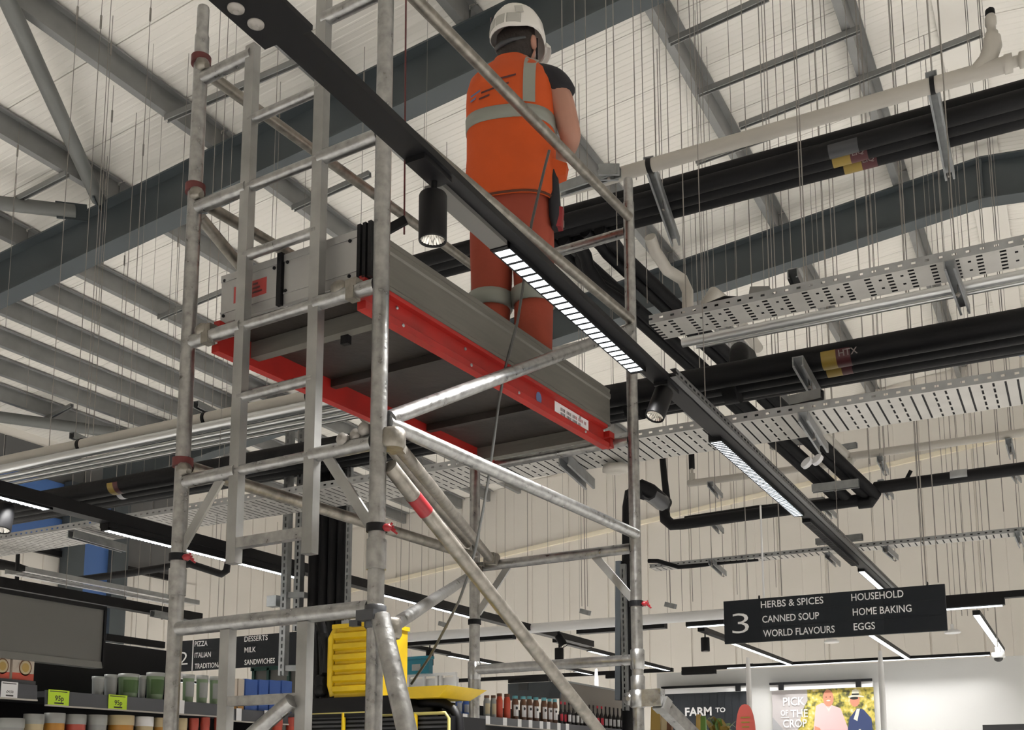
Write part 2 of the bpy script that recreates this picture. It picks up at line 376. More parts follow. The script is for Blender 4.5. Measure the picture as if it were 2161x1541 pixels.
def led_x(x0, x1, y, z, lab, power=0, group=None, w=.06, lit=True):
    t = thing('linear_light', ((x0+x1)/2, y, z), lab, 'light', group)
    MB().box((x0, y-w/2, z+.008), (x1, y+w/2, z+.05)).build('housing', 'black', t)
    MB().box((x0+.01, y-w/2+.004, z), (x1-.01, y+w/2-.004, z+.008)).build('diffuser', 'glow' if lit else 'shelf', t)
    hung(t, x0+(x1-x0)*.4, y, z+.049)
    if power: area_light(t, (x0+x1)/2, y, z-.006, x1-x0, w, power, spread=118)
    return t
def hung(t, x, y, z):                         # thin cable from a lamp or track up to the roof
    MB().tube((x, y, z), (x, y, roofz(x)-.003), .0022, 5).build('suspension_cable', 'rod', t)
def spot(P, r, h, lab, tilt=(0, 0, -1), stem=None):
    t = thing('track_spotlight', P, lab, 'spotlight'); d = V(tilt).normalized(); P = V(P)
    MB().lathe(P, [(r*.93, 0), (r, .006), (r, h-.004), (r*.97, h), (r*.9, h), (r*.87, h-.006)], 28, d, False).lathe(P, [(.001, 0), (r*.93, 0)], 28, d, False).build('lamp_body', 'black', t)
    n = 22; mb = MB(); _, s, u = frame(d); vs = []; cc = P+d*(h-.045)
    for i in range(n*2):      # fluted reflector
        a = PI*i/n; rr = r*(.86 if i % 2 else .80); vs.append(P+d*(h-.006)+(s*math.cos(a)+u*math.sin(a))*rr)
    for i in range(n*2):
        a = PI*i/n; vs.append(cc+(s*math.cos(a)+u*math.sin(a))*r*.3)
    N2 = n*2; mb.add(vs, [(i, (i+1) % N2, N2+(i+1) % N2, N2+i) for i in range(N2)]+[tuple(range(N2, 2*N2))]); mb.build('reflector', 'chrome', t)
    if stem is not None:
        MB().tube(P-d*.001, V(stem), .009, 10).build('stem', 'black', t)
    return t
zt = 3.2
TK = thing('light_track', (-1.43, 6, zt), 'long black lighting track slicing diagonally across in front of the scaffold', 'light track')
MB().box((-1.50, -1.0, zt+.0), (-1.366, 1.645, zt+.012)).build('cover_plate', 'black', TK)
MB().box((-1.478, -1.0, zt+.0125), (-1.400, 11.4, zt+.034)).build('trunking', 'black', TK)
for i, (px_, py_) in enumerate(((498, 17), (540, 50))):
    P = at(px_, py_, z=zt); MB().lathe(P, [(.018, 0), (.018, -.003), (.009, -.004), (.007, -.010)], 18).build('bolt', 'rod', TK)
MB().box((-1.501, 2.30, zt-.002), (-1.442, 2.672, zt+.012)).build('blank_cover', 'panelg', TK, label='grey blank cover')
mb = MB(); cols = []; y = 4.0
while y < 11.4: cols += [y, y+.03]; y += .055
mb.plate((-1.372, 0, zt+.0), Y3, Z3, cols, [.02, .032, .042, .056], .001, lambda i, j: i % 2 == 0 and j == 1)
mb.box((-1.398, 4.0, zt+.054), (-1.372, 11.4, zt+.056)); mb.box((-1.398, 4.0, zt+.020), (-1.372, 11.4, zt+.022))
mb.build('slotted_channel', mat('dull_channel', (.12, .12, .12), .5, .4), TK)
led(-1.502, -1.440, 2.675, 3.83, zt-.006, 'brightest white LED strip of square cells before the worker\'s legs', 24, True, 75)
led(-1.502, -1.440, 4.83, 6.55, zt-.006, 'lit LED strip on the long track just past the second spotlight', 60, True, 60)
led(-1.492, -1.440, 6.72, 8.35, zt-.006, 'unlit louvred strip on the long track, next past the two lit ones', 48, False)
led(-1.492, -1.440, 8.6, 9.6, zt-.006, 'lit LED strip at the far end of the long track above the aisle 3 sign', 0, True, 20)
P = at(914, 411, y=2.27); spot(P, .0385, .135, 'black cylindrical spotlight hanging from the track left of the worker', stem=(P.x+.004, P.y, zt))
P = at(1402, 826, y=4.02); spot(P, .041, .135, 'small black spotlight tilted under the track right of the scaffold', V((-.22, -.42, -1)), stem=(-1.43, 4.06, zt))
for yy, ll in ((2.25, .045), (4.09, .05)): MB().box((-1.47, yy-.09, zt-.004), (-1.41, yy+ll, zt+.0125)).build('spotlight_adapter', 'black', TK)
# second track, low at the left
T2 = thing('light_track', (-5.40, 7, zt), 'black lighting track running from the left edge down past the left upright', 'light track')
MB().box((-5.45, 1.5, zt), (-5.35, 12.2, zt+.075)).build('trunking', 'black', T2)
MB().box((-5.452, 4.62, zt-.03), (-5.36, 6.55, zt)).build('driver_box', 'black', T2)
for y_ in (5.6, 8.3, 11): hung(T2, -5.40, y_, zt+.074)
for y_ in (4.6, 7.6): hung(TK, -1.44, y_, zt+.033)
led(-5.440, -5.372, 2.6, 4.2, zt-.012, 'lit LED strip under the left track at the left edge', 0, True, 34)
led(-5.440, -5.372, 4.62, 6.55, zt-.05, 'lit ridged LED strip under the left track beside the left upright', 0, True, 34)
led(-5.440, -5.372, 7.6, 9.3, zt-.012, 'lit LED strip under the left track behind the near upright', 0, True, 30)
P = at(12, 1068, y=4.0); spot(P, .055, .16, 'dark spotlight cut off by the left edge under the left track', V((.1, -.2, -1)), stem=(-5.4, 4.0, zt))
T3 = thing('light_track', (-8.1, 8, zt), 'black lighting track just over the grey fascia board at the lower left', 'light track')
MB().box((-8.16, 4, zt), (-8.05, 8.2, zt+.09)).build('trunking', 'black', T3)
hung(T3, -8.1, 7.2, zt+.089)
T4 = thing('light_track', (-8.9, 11, 2.95), 'thin black rail with a white edge above the dark shelf back at the lower left', 'light track')
a_, b_ = at(222, 1345, x=-8.6), at(345, 1362, x=-8.6)
MB().bar(a_, b_, .05, .07).build('rail', 'black', T4); MB().bar(a_-Z3*.075, b_-Z3*.075, .05, .045).build('valance', 'white', T4); hung(T4, a_.x+(b_.x-a_.x)*.5, (a_.y+b_.y)/2, (a_.z+b_.z)/2+.03)
# far tracks across the shop, parallel to the back wall
def xtrack(px0, px1, Y, z, lab, parts):
    x0, x1 = xat(px0, Y, z), xat(px1, Y, z); t = thing('light_track', ((x0+x1)/2, Y, z), lab, 'light track')
    MB().box((x0, Y-.04, z), (x1, Y+.04, z+.06)).build('trunking', 'black', t); hung(t, x0+(x1-x0)*.15, Y, z+.058); hung(t, x0+(x1-x0)*.85, Y, z+.058)
    for a, b in parts:
        MB().box((xat(a, Y, z), Y-.05, z-.06), (xat(b, Y, z), Y+.05, z)).build('driver_box', 'black', t)
    return t
xtrack(826, 1530, 10.6, 3.2, 'black track with pale pipe above it crossing behind the scaffold legs', [(860, 1085), (1220, 1405), (1450, 1530)])
xtrack(1985, 2200, 10.6, 3.2, 'black track continuing right of the aisle 3 sign to the edge', [(1990, 2120)])
led_x(xat(1450, 10.6, 3.13), xat(1530, 10.6, 3.13), 10.6, 3.128, 'short lit strip under the black track just left of the aisle 3 sign', 8)
led_x(xat(1995, 10.6, 3.13), xat(2118, 10.6, 3.13), 10.6, 3.128, 'short lit strip under the black track just right of the aisle 3 sign', 12)
xtrack(960, 1420, 15.75, 3.2, 'far black track low behind the scaffold, above the sauce jars', [(1075, 1160), (1280, 1300)])
xtrack(1440, 1590, 15.75, 3.2, 'far black track meeting the lit line above the dark farm board', [(1440, 1510)])
led_x(xat(1534, 15.7, 3.2), xat(2090, 15.7, 3.2), 15.7, 3.2, 'long horizontal lit line at the top of the white shop wall', 36)
for x_, y0, y1, lab in ((-3.73, 11.5, 15.62, 'slanting lit strip running under the lower left corner of the aisle 3 sign'),
                        (-2.10, 12.2, 15.62, 'slanting lit strip emerging below the word EGGS'),
                        (-.88, 11.6, 15.3, 'slanting lit strip nearest the right edge, clear of the sign'),
                        (-5.60, 11.6, 15.62, 'slanting lit strip passing behind the right upright'),
                        (-7.49, 11.2, 14.2, 'slanting lit strip just left of the rear upright'),
                        (-6.9, 14.0, 15.62, 'short lit strip peeping under the lower rear tube of the scaffold')):
    led(x_-.035, x_+.035, y0+(1.0 if x_ < -3 else 0), y1, zt, lab, 0, True, 40, 'slanting light strips over the far shop')
    if x_ < -3: tag(MB().box((x_-.04, y0, zt+.01), (x_+.04, y0+1.0, zt+.06)).build('track_end', 'black'), 'black track end before the ' + ' '.join(lab.split(',')[0].split()[1:12]), 'light track')
def mini_spot(px_, py_, Y, lab, r=.05, h=.15, tilt=(0, 0, -1)):
    P = at(px_, py_, y=Y); spot(P, r, h, lab, tilt, stem=(P.x, P.y, max(P.z+.07, 3.2)))
mini_spot(1178, 1342, 10.6, 'small black spotlight tilted sideways under the track behind the scaffold', .045, .14, (.5, 0, -.8))
mini_spot(1180, 1368, 10.62, 'small black spotlight pointing down below the tilted one', .05, .17)
mini_spot(1488, 1346, 11.8, 'small black spotlight left of the aisle 3 sign', .05, .16)
mini_spot(907, 1372, 11.6, 'small black spotlight beside the teal box', .05, .2)
# unseen strip lights added to light the store, some brightening back and left walls
for x_, ys in ((-13.6, (-4, 0, 4, 8, 12, 18)), (-9.8, (-4, 0, 3)), (-5.4, (-4.5, -1.6)), (-1.43, (-5, -2.2)), (2.4, (-5, -1, 3, 7, 11, 14)), (6.4, (-5, -1, 3, 7, 11, 14)), (10.6, (-4, 1, 6, 11, 14)), (-5, (19,)), (-9.5, (19.5,)), (2, (20,)), (8, (20,))):
    for y_ in ys:
        led(x_-.035, x_+.035, y_, y_+2.0, zt, 'added unseen ceiling strip light of the same pattern, lighting the store', 0, True, 230 if y_ > 18 else 170 if x_ < -13 else 70 if x_ < -5 else 110, 'added unseen strip lights')
# ------------------------------------------------------------------ pipes, trays and conduits, all running across the building
def xrun(px0, px1, Y, z): return V((xat(px0, Y, z), Y, z)), V((xat(px1, Y, z), Y, z))
UB = at(1800, 325, d=7.0); DU = .112
ub = thing('pipe_bundle', UB, 'upper bundle of fat black insulated pipes crossing from the worker to the right edge', 'pipes')
for k, (dy, dz) in enumerate(((-DU*1.03, 0), (0, 0), (DU*1.03, 0), (-.45*DU, .098))):
    p, q = xrun(868 if k < 3 else 1190, 2230, UB.y+dy, UB.z+dz); MB().tube(p, q, DU/2, 20).build('insulated_pipe', 'rubber', ub)
def ylabel(px0, px1, Y, z, r, parent, m='warn', txt=None):   # a printed band wrapped on the camera side of a pipe lying along X
    x0, x1 = xat(px0, Y, z), xat(px1, Y, z); mb = MB(); vs = []
    for i in range(9):
        a = math.radians(175+i*15); vs += [(x0, Y+math.cos(a)*r, z+math.sin(a)*r), (x1, Y+math.cos(a)*r, z+math.sin(a)*r)]
    mb.add(vs, [(2*i, 2*i+1, 2*i+3, 2*i+2) for i in range(8)], True); mb.build('pipe_label', m, parent)
for px0, px1, k, m in ((1758, 1796, 1, 'warn'), (1796, 1832, 1, 'maroon'), (1782, 1820, 2, 'warn'), (1820, 1852, 2, 'maroon'), (1750, 1812, 0, 'shelf')):
    ylabel(px0, px1, UB.y+(k-1)*DU*1.03, UB.z, DU/2+.0015, ub, m)
for k, dy in ((1, 0), (2, DU*1.03)):
    o_ = V((xat(1800+22*(k-1), UB.y+dy, UB.z), UB.y+dy-.045, UB.z-DU/2*.62)); text_mb('LIQ', .05, o_, X3, V((0, -.75, .66)), .012, .012).build('pipe_lettering', 'print', ub)
LB = at(1800, 765, d=5.9); DL = .118
lb = thing('pipe_bundle', LB, 'lower bundle of fat black insulated pipes crossing behind the scaffold to the right edge', 'pipes')
for k, (dy, dz, r) in enumerate(((-DL, .012, DL/2+.01), (0, 0, DL/2), (DL, 0, DL/2), (DL*1.9, .01, DL/2-.012))):
    p, q = xrun(-60, 2230, LB.y+dy, LB.z+dz); MB().tube(p, q, r, 20).build('insulated_pipe', 'rubber', lb)
for px0, px1, k, m in ((1737, 1768, 0, 'warn'), (1768, 1798, 0, 'maroon'), (1746, 1778, 1, 'warn'), (1778, 1800, 1, 'maroon'), (240, 252, 0, 'warn'), (252, 262, 0, 'maroon'), (256, 266, 1, 'paper')):
    ylabel(px0, px1, LB.y+(k-1)*DL, LB.z+(.012 if k == 0 else 0), DL/2+(.012 if k == 0 else .002), lb, m)
text_mb('HTX', .05, V((xat(1774, LB.y-DL, LB.z), LB.y-DL-.062, LB.z-.02)), X3, V((0, -.5, .86)), .012, .012).build('pipe_lettering', 'print', lb)
for px_ in (1340, 1545):     # sleeves and a collar on the lower bundle
    p, q = xrun(px_-14, px_+14, LB.y+.02, LB.z+.0); MB().tube(p, q, DL*.95, 18).build('joint_sleeve', 'rubber', lb)
a_ = V((xat(1560, LB.y+.05, LB.z), LB.y+.05, LB.z+.05)); tag(MB().path([a_, a_+V((0, .02, .14)), a_+V((-.02, .10, .2)), a_+V((-.03, .3, .24))], .058, 16).build('pipe_stub', 'rubber'), 'short fat black pipe stub rising from the lower bundle under the perforated tray', 'pipe')
# bundle that leaves the upper pipes and drops away towards the back wall
db = thing('pipe_bundle', at(1560, 820, d=7.8), 'diagonal bundle of black pipes falling away under the wide tray to the back', 'pipes')
E0, E1 = at(1262, 545, y=UB.y+.35), at(1812, 1052, y=9.3)
for k in range(4):
    o_ = V(((-.215, -.105, .075, .19)[k], 0, .0 if k % 2 else .02)); s_ = E0+o_
    MB().path([s_+V((-.02, -.36, .02)), s_+V((0, -.12, .015)), s_, s_.lerp(E1+o_*.8, .5), E1+o_*.8], .046, 16).build('insulated_pipe', 'rubber', db)
for k, (px_, py_) in enumerate(((1222, 540), (1236, 556))):
    a_ = at(px_, py_, y=UB.y+.2); MB().path([a_+V((0, -.15, .1)), a_+V((0, 0, .06)), a_+V((.0, .05, -.02)), a_+V((.05, .18, -.14)), a_+V((.2, .5, -.22))], .05, 14).build('elbow', 'rubber', db)
for (px_, py_) in ((1700, 975), (1722, 968)):
    a_ = at(px_, py_, y=8.05); d_ = (E1-E0).normalized(); MB().tube(a_, a_+d_*.03, .048, 14).build('white_band', 'paper', db)
# far thin black pipes
tp = thing('insulated_pipe_run', at(1990, 1003, y=9.3), 'thin black pipe running from the diagonal bundle to the right edge', 'pipe')
a_, b_ = at(1838, 1028, y=9.3), at(2200, 973, y=9.3); b_.z = a_.z
MB().path([at(1812, 1062, y=9.3), at(1836, 1060, y=9.3), at(1843, 1048, y=9.3), at(1846, 1030, y=9.3), b_], .052, 14).build('pipe', 'rubber', tp)
MB().tube(a_.lerp(b_, .48), a_.lerp(b_, .58), .054, 14).build('silver_wrap', 'galv', tp)
MB().bar(a_.lerp(b_, .22)+Z3*.03, a_.lerp(b_, .25)+Z3*.1, .012, .03).build('tag', 'rubber', tp)
tp = thing('insulated_pipe_run', at(1600, 1085, y=9.3), 'black pipe with rounded bends right of the right upright, dropping then running level', 'pipe')
q_ = [(1398, 965), (1401, 1000), (1408, 1060), (1402, 1078), (1404, 1096), (1418, 1108), (1440, 1106)]
MB().path([at(*p_, y=9.3) for p_ in q_]+[at(1600, 1084, y=9.3), at(1812, 1056, y=9.3)], [.03, .03, .034, .05, .054, .054, .054, .054, .054], 14).build('pipe', 'rubber', tp)
MB().path([at(1806, 1058, y=9.35), at(1600, 1073, y=9.35), at(1446, 1096, y=9.35)], .03, 12).build('second_pipe', 'rubber', tp)
rp2 = thing('riser_pipe', at(1322, 1300, y=8.6), 'thick black riser pipe beside the right upright with rounded top bends', 'pipe')
MB().path([at(1328, 1560, y=8.6), at(1327, 1180, y=8.6), at(1328, 1070, y=8.6), at(1332, 1042, y=8.6), at(1345, 1036, y=8.6), at(1362, 1042, y=8.7)], .062, 16).build('main_pipe', 'rubber', rp2)
MB().path([at(1332, 1056, y=8.55), at(1338, 1028, y=8.55), at(1352, 1024, y=8.6), at(1372, 1036, y=8.6), at(1405, 1062, y=9.0)], [.045, .05, .055, .066, .06], 16).build('branch_pipe', 'rubber', rp2)
MB().tube(at(1370, 1040, y=8.6), at(1398, 1062, y=8.9), .075, 8).build('valve_box', 'shelf', rp2)
# pale pipes
D = at(1800, 228, d=6.2)
pp = thing('drain_pipe', D, 'pale plastic pipe with a capped tee end at the upper right', 'pipe')
p, q = xrun(1120, 2128, D.y, D.z); MB().tube(p, q, .045, 20).build('pipe', 'plastic', pp)
te = V((xat(2098, D.y, D.z), D.y, D.z))
MB().path([te+V((-.09, 0, 0)), te+V((-.03, 0, .055)), te+V((0, 0, .13)), te+V((0, 0, .18))], [.046, .05, .05, .045], 16).build('branch', 'plastic', pp)
MB().lathe(te+V((0, 0, .18)), [(.034, 0), (.034, .03), (.024, .035), (.024, .075), (.03, .08), (.03, .12), (.022, .14)], 16).build('vent_valve', 'plastic', pp)
MB().lathe(te+V((0, 0, .31)), [(.02, 0), (.026, .015), (.024, .04), (.006, .055)], 14).build('valve_cap', 'rubber', pp)
MB().lathe(q, [(.052, -.02), (.052, .02), (.03, .022), (.03, .05), (.045, .055), (.045, .085), (.02, .1)], 16, X3).build('end_cap', 'plastic', pp)
for px_ in (1372, 1968): MB().tube(V((xat(px_-5, D.y, D.z), D.y, D.z)), V((xat(px_+5, D.y, D.z), D.y, D.z)), .05, 18).build('pipe_clip', 'black', pp)
Wp = at(300, 913, y=5.75)
wp = thing('drain_pipe', Wp, 'pale plastic pipe low at the left above the bright galvanised tubes', 'pipe')
p, q = xrun(-40, 790, Wp.y, Wp.z); MB().tube(p, q, .05, 20).build('pipe', 'plastic', wp)
for px_, r_ in ((172, .056), (436, .056), (655, .056)): MB().tube(V((xat(px_-3, Wp.y, Wp.z), Wp.y, Wp.z)), V((xat(px_+3, Wp.y, Wp.z), Wp.y, Wp.z)), r_, 18).build('pipe_clip', 'black', wp)
G = at(1980, 938, y=10.2)
gp = thing('drain_pipe', G, 'thin grey pipe far back at the right edge with a flared clip', 'pipe')
p, q = xrun(1795, 2210, G.y, G.z); MB().tube(p, q, .038, 14).build('pipe', 'plastic', gp); MB().path([p+V((0, .0, 0)), p+V((-.10, .45, .06)), p+V((-.2, -.9, .02))], .03, 12).build('bend', 'plastic', gp)
gp = thing('drain_pipe', at(1570, 1005, y=10.0), 'thin grey pipe stub behind the long track, with a small upright end', 'pipe')
a_, b_ = at(1452, 1021, y=10.0), at(1800, 974, y=10.0); MB().tube(a_, b_, .035, 14).build('pipe', 'plastic', gp)
a_ = at(1461, 1020, y=10.0); MB().path([a_, a_+Z3*.1], .03, 12).build('tee', 'plastic', gp); MB().tube(a_+Z3*.1, a_+Z3*.15, .014, 10).build('nipple', 'plastic', gp); MB().tube(a_+Z3*.15, at(1459, 950, y=10.0), .03, 12).build('lagged_stub', 'rubber', gp)
MB().path([at(1372, 500, y=6.6), at(1382, 530, y=6.7), at(1408, 570, y=6.9), at(1440, 590, y=7.1), at(1451, 615, y=7.1), at(1452, 700, y=7.1)], .042, 16).build('pipe_tmp', 'plastic')
o = bpy.data.objects['pipe_tmp']; o.name = 'bent_pipe'; tag(o, 'pale bent pipe dropping behind the perforated tray right of the right upright', 'pipe')
o = MB().path([at(1488, 690, y=7.4), at(1492, 640, y=7.4), at(1505, 618, y=7.5), at(1535, 640, y=8.2), at(1600, 735, y=9.2)], .045, 16).build('bent_pipe', 'plastic'); tag(o, 'second pale bent pipe behind the perforated tray, farther right', 'pipe')
o = tag(MB().tube(at(1700, 880, y=8.9), at(1800, 970, y=10.4), .032, 14).build('waste_pipe', 'plastic'), 'pale pipe sloping to the hanging clip right of the diagonal bundle', 'pipe')
wt = thing('pipe_with_cladding', at(1180, 1328, y=10.5), 'white horizontal pipe just above the far black track', 'pipe')
p, q = xrun(826, 1530, 10.5, at(1180, 1322, y=10.5).z); MB().tube(p, q, .055, 16).build('pipe', 'white', wt)
# cable trays
def tray(px0, px1, y0, y1, z, lip, name, lab, unit, colp, rowp, hole, cable=True):
    x0, x1 = xat(px0, (y0+y1)/2, z), xat(px1, (y0+y1)/2, z); t = thing(name, ((x0+x1)/2, (y0+y1)/2, z), lab, 'cable tray')
    n = int((x1-x0)/unit); cols = [x0+unit*i+c for i in range(n) for c in colp]+[x0+unit*n]; m = len(colp)
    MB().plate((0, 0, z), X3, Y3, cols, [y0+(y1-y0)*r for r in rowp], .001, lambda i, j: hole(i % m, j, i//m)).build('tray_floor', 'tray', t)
    for y_, s_ in ((y0, 1), (y1, -1)):
        cc = [x0+.06*i+c for i in range(int((x1-x0)/.06)) for c in (0, .02)]+[x1]
        mb = MB(); mb.plate((0, y_, z), X3, Z3, cc, [0, lip*.4, lip*.65, lip], .001, lambda i, j: i % 2 == 0 and j == 1)
        mb.box((x0, min(y_, y_+s_*.012), z+lip), (x1, max(y_, y_+s_*.012), z+lip+.002)).build('side_lip', 'galv', t)
    MB().box((x0, y0+.004, z+.004), (x1, y1-.004, z+.006)).build('slot_shade_sheet', 'rubber', t)  # dark sheet added over the floor so its slots look dark
    if cable:
        cb = MB()
        for k in range(5):
            w = (y1-y0)/6; cb.tube((x0, y0+w*(k+1), z+.02), (x1, y0+w*(k+1), z+.02), w*.42, 8)
        tag(cb.build('cables', 'rubber', t), None, None, None, 'stuff')
    return t
TR = at(1800, 636, d=5.4); r11 = [0]+[.06+.08*i for i in range(12)]+[1]
def h1(c, j, u): return (c == 0 and j in (1, 3, 5, 7, 9, 11)) or (c == 2 and j in (3, 8) and u % 3 != 1)
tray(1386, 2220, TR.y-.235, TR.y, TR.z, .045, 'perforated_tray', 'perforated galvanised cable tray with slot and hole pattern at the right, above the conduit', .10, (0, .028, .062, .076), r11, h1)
T2Y = at(1756, 860, d=5.5)
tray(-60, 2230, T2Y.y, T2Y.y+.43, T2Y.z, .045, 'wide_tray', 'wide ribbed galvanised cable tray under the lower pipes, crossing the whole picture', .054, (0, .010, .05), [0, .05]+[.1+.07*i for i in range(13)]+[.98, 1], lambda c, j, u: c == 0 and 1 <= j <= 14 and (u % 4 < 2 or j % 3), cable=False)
FT = at(1900, 1152, y=10.3)
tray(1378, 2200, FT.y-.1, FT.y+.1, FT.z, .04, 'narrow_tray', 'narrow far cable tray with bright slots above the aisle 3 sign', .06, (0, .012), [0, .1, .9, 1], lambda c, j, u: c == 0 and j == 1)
cb_ = MB().path([at(1368, 1184, y=10.2), at(1388, 1184, y=10.2), at(1408, 1190, y=10.2), at(1432, 1197, y=10.2), at(1460, 1195, y=10.2), at(1520, 1188, y=10.25), at(1600, 1180, y=10.28)], .022, 8).build('power_cable', 'rubber')
tag(cb_, 'black cable drooping from the right upright into the far narrow tray', 'cable')
cb_ = MB().path([at(1452, 672, y=TR.y-.1), at(1490, 648, y=TR.y-.1), at(1530, 632, y=TR.y-.1), at(1580, 634, y=TR.y-.1), at(1640, 640, y=TR.y-.1)], .02, 8).build('power_cable', 'rubber')
tag(cb_, 'thick black cable arching onto the perforated tray at the right', 'cable')
a_ = at(1612, 632, y=TR.y); tag(MB().hexa([a_+V((-.06, -.08, 0)), a_+V((.06, -.08, 0)), a_+V((.06, .04, 0)), a_+V((-.06, .04, 0)), a_+V((-.05, -.08, .05)), a_+V((.05, -.08, .03)), a_+V((.05, .04, .03)), a_+V((-.05, .04, .05))]).build('junction_box', 'purlin'), 'small folded grey cover plate on the perforated tray', 'box')
# conduits beside the tray
cg = thing('conduit_run', at(1800, 652, d=5.6), 'galvanised trunking with bright edges just under the perforated tray', 'conduit')
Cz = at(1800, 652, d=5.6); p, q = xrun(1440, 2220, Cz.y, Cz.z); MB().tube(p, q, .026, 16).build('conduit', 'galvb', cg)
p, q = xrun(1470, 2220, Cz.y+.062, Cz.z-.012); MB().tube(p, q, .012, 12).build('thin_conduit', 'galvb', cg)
cg = thing('conduit_run', at(300, 935, d=7.4), 'bright galvanised tubes low at the left under the pale pipe', 'conduit')
for dy, dz, r_ in ((0, .02, .038), (.09, -.01, .02), (.15, -.025, .016), (.2, -.04, .014)):
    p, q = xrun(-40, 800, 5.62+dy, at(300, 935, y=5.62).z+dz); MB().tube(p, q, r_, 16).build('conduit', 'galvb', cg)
# ------------------------------------------------------------------ hangers: a channel slung on threaded rods
def hanger(px0, py0, px1, py1, z, lab, rods=2, s=1.3, down=True, up=None, ext=.0):
    p, q = at(px0, py0, z=z), at(px1, py1, z=z); m_ = (p+q)/2; d_ = (q-p).normalized()
    t = thing('pipe_hanger', m_, lab, 'hanger'); a_, b_ = p-d_*ext, q+d_*ext
    strut_bar(a_, b_, s, down).build('strut_channel', 'galv2', t)
    for w_ in ([.06, .94] if rods == 2 else [.5] if rods == 1 else []):
        r_ = a_.lerp(b_, w_); e_ = up if up else roofz(r_.x)-.003
        MB().tube(r_-Z3*.07, (r_.x, r_.y, e_), .0032, 6).build('threaded_rod', 'rod', t)
        MB().lathe(r_-Z3*(.041*s+.012), [(.011, 0), (.011, .01)], 6).build('nut', 'rod', t)
    return t
M['galv2'] = mat('strut_steel', (.27, .28, .285), .42, .6, var=.2, vs=12.)
hanger(1964, 150, 2004, 362, UB.z-DU/2-.008, 'steel channel on two rods carrying the pale pipe and upper black bundle at the right', 2, 1.5)
hanger(1368, 330, 1426, 502, UB.z-DU/2-.008, 'steel channel carrying the upper black bundle near the right upright', 1, 1.6)
hanger(1262, 352, 1306, 352, D.z-.055, 'short steel channel beside the pale pipe right of the worker', 1, 1.8)
hanger(1180, 392, 1306, 350, D.z-.06, 'steel channel across the pale pipe right of the worker\'s waist', 0, 1.6)
hanger(2003, 548, 2036, 645, TR.z-.01, 'steel channel under the perforated tray at the right', 1, 1.2)
hanger(1672, 566, 1692, 612, TR.z+.16, 'dark perforated channel above the perforated tray', 0, 1.3)
hanger(1683, 752, 1728, 832, LB.z-DL/2-.012, 'steel channel under the lower black bundle right of centre', 1, 1.4)
hanger(1668, 838, 1735, 822, LB.z-.24, 'short level channel just below the lower black bundle', 0, 1.3)
hanger(1694, 868, 1738, 938, T2Y.z-.006, 'steel channel under the wide ribbed tray right of centre', 1, 1.3)
hanger(1190, 960, 1245, 1012, T2Y.z-.006, 'steel channel under the wide ribbed tray below the platform', 0, 1.6)
hanger(1626, 936, 1718, 920, 4.62, 'level channel under the diagonal bundle below the wide tray', 0, 1.4)
hanger(1744, 945, 1808, 934, 4.9, 'level channel holding the pale sloping pipe', 0, 1.3)
hanger(1714, 1024, 1812, 1012, 4.06, 'level channel under the end of the diagonal bundle', 1, 1.6)
hanger(1624, 1066, 1740, 1050, 4.02, 'level channel crossing the long track near the far black pipe', 0, 1.6)
hanger(1722, 1138, 1820, 1127, 3.9, 'level channel just over the unlit strip of the long track', 1, 1.5)
hanger(1856, 962, 1870, 992, G.z-.05, 'small steel bracket under the thin grey pipe at the right', 2, 1.3)
hanger(2128, 925, 2136, 958, G.z-.05, 'small steel bracket under the thin grey pipe at the right edge', 1, 1.3)
hanger(1498, 1016, 1520, 1042, at(1500, 1016, y=10.0).z-.04, 'small steel bracket under the grey pipe stub', 1, 1.3)
hanger(1858, 1012, 1880, 1044, 4.25, 'small steel bracket under the thin black pipe', 1, 1.3)
hanger(2130, 985, 2150, 1010, 4.4, 'small steel bracket under the thin black pipe at the right edge', 1, 1.2)
hanger(1500, 1092, 1522, 1116, 4.0, 'small steel bracket under the bent black pipe', 1, 1.3)
hanger(1738, 1062, 1760, 1084, 3.98, 'small steel bracket under the far black pipe beside the long track', 0, 1.2)
hanger(1500, 1180, 1528, 1206, FT.z, 'small steel bracket under the far narrow tray, nearest the right upright', 2, 1.3)
hanger(1746, 1166, 1768, 1186, FT.z, 'small steel bracket under the far narrow tray, beside the long track', 1, 1.3)
hanger(1868, 1152, 1890, 1172, FT.z, 'small steel bracket under the far narrow tray, right of the long track', 2, 1.3)
hanger(2146, 1120, 2156, 1146, FT.z, 'small steel bracket under the far narrow tray at the right edge', 1, 1.2)
hanger(152, 912, 206, 936, Wp.z+.15, 'small steel bracket over the pale pipe at the lower left', 1, 1.3)
hanger(414, 846, 480, 880, Wp.z+.15, 'small steel bracket over the pale pipe right of the left upright', 1, 1.3)
hanger(150, 1118, 262, 1150, T2Y.z-.03, 'pale steel channel under the wide tray at the lower left', 0, 1.5)
hanger(118, 1256, 160, 1246, 3.35, 'small grey bracket above the fascia board', 1, 1.5)
hanger(322, 1288, 362, 1296, 3.2, 'small grey bracket beside the left upright above the rail', 1, 1.5)
for px_, py_, lab in ((1235, 1292, 'left of the right upright'), (1415, 1278, 'right of the right upright'), (935, 1318, 'behind the loose cable')):
    P = at(px_, py_, y=10.4); t = thing('pipe_hanger', P, 'tiny bracket above the white far pipe ' + lab, 'hanger')
    MB().bar(P-V((.06, -.02, -.02)), P+V((.06, -.02, -.02)), .04, .05).build('strut_channel', 'galv2', t); MB().tube(P, (P.x, P.y, roofz(P.x)), .005, 6).build('threaded_rod', 'rod', t)
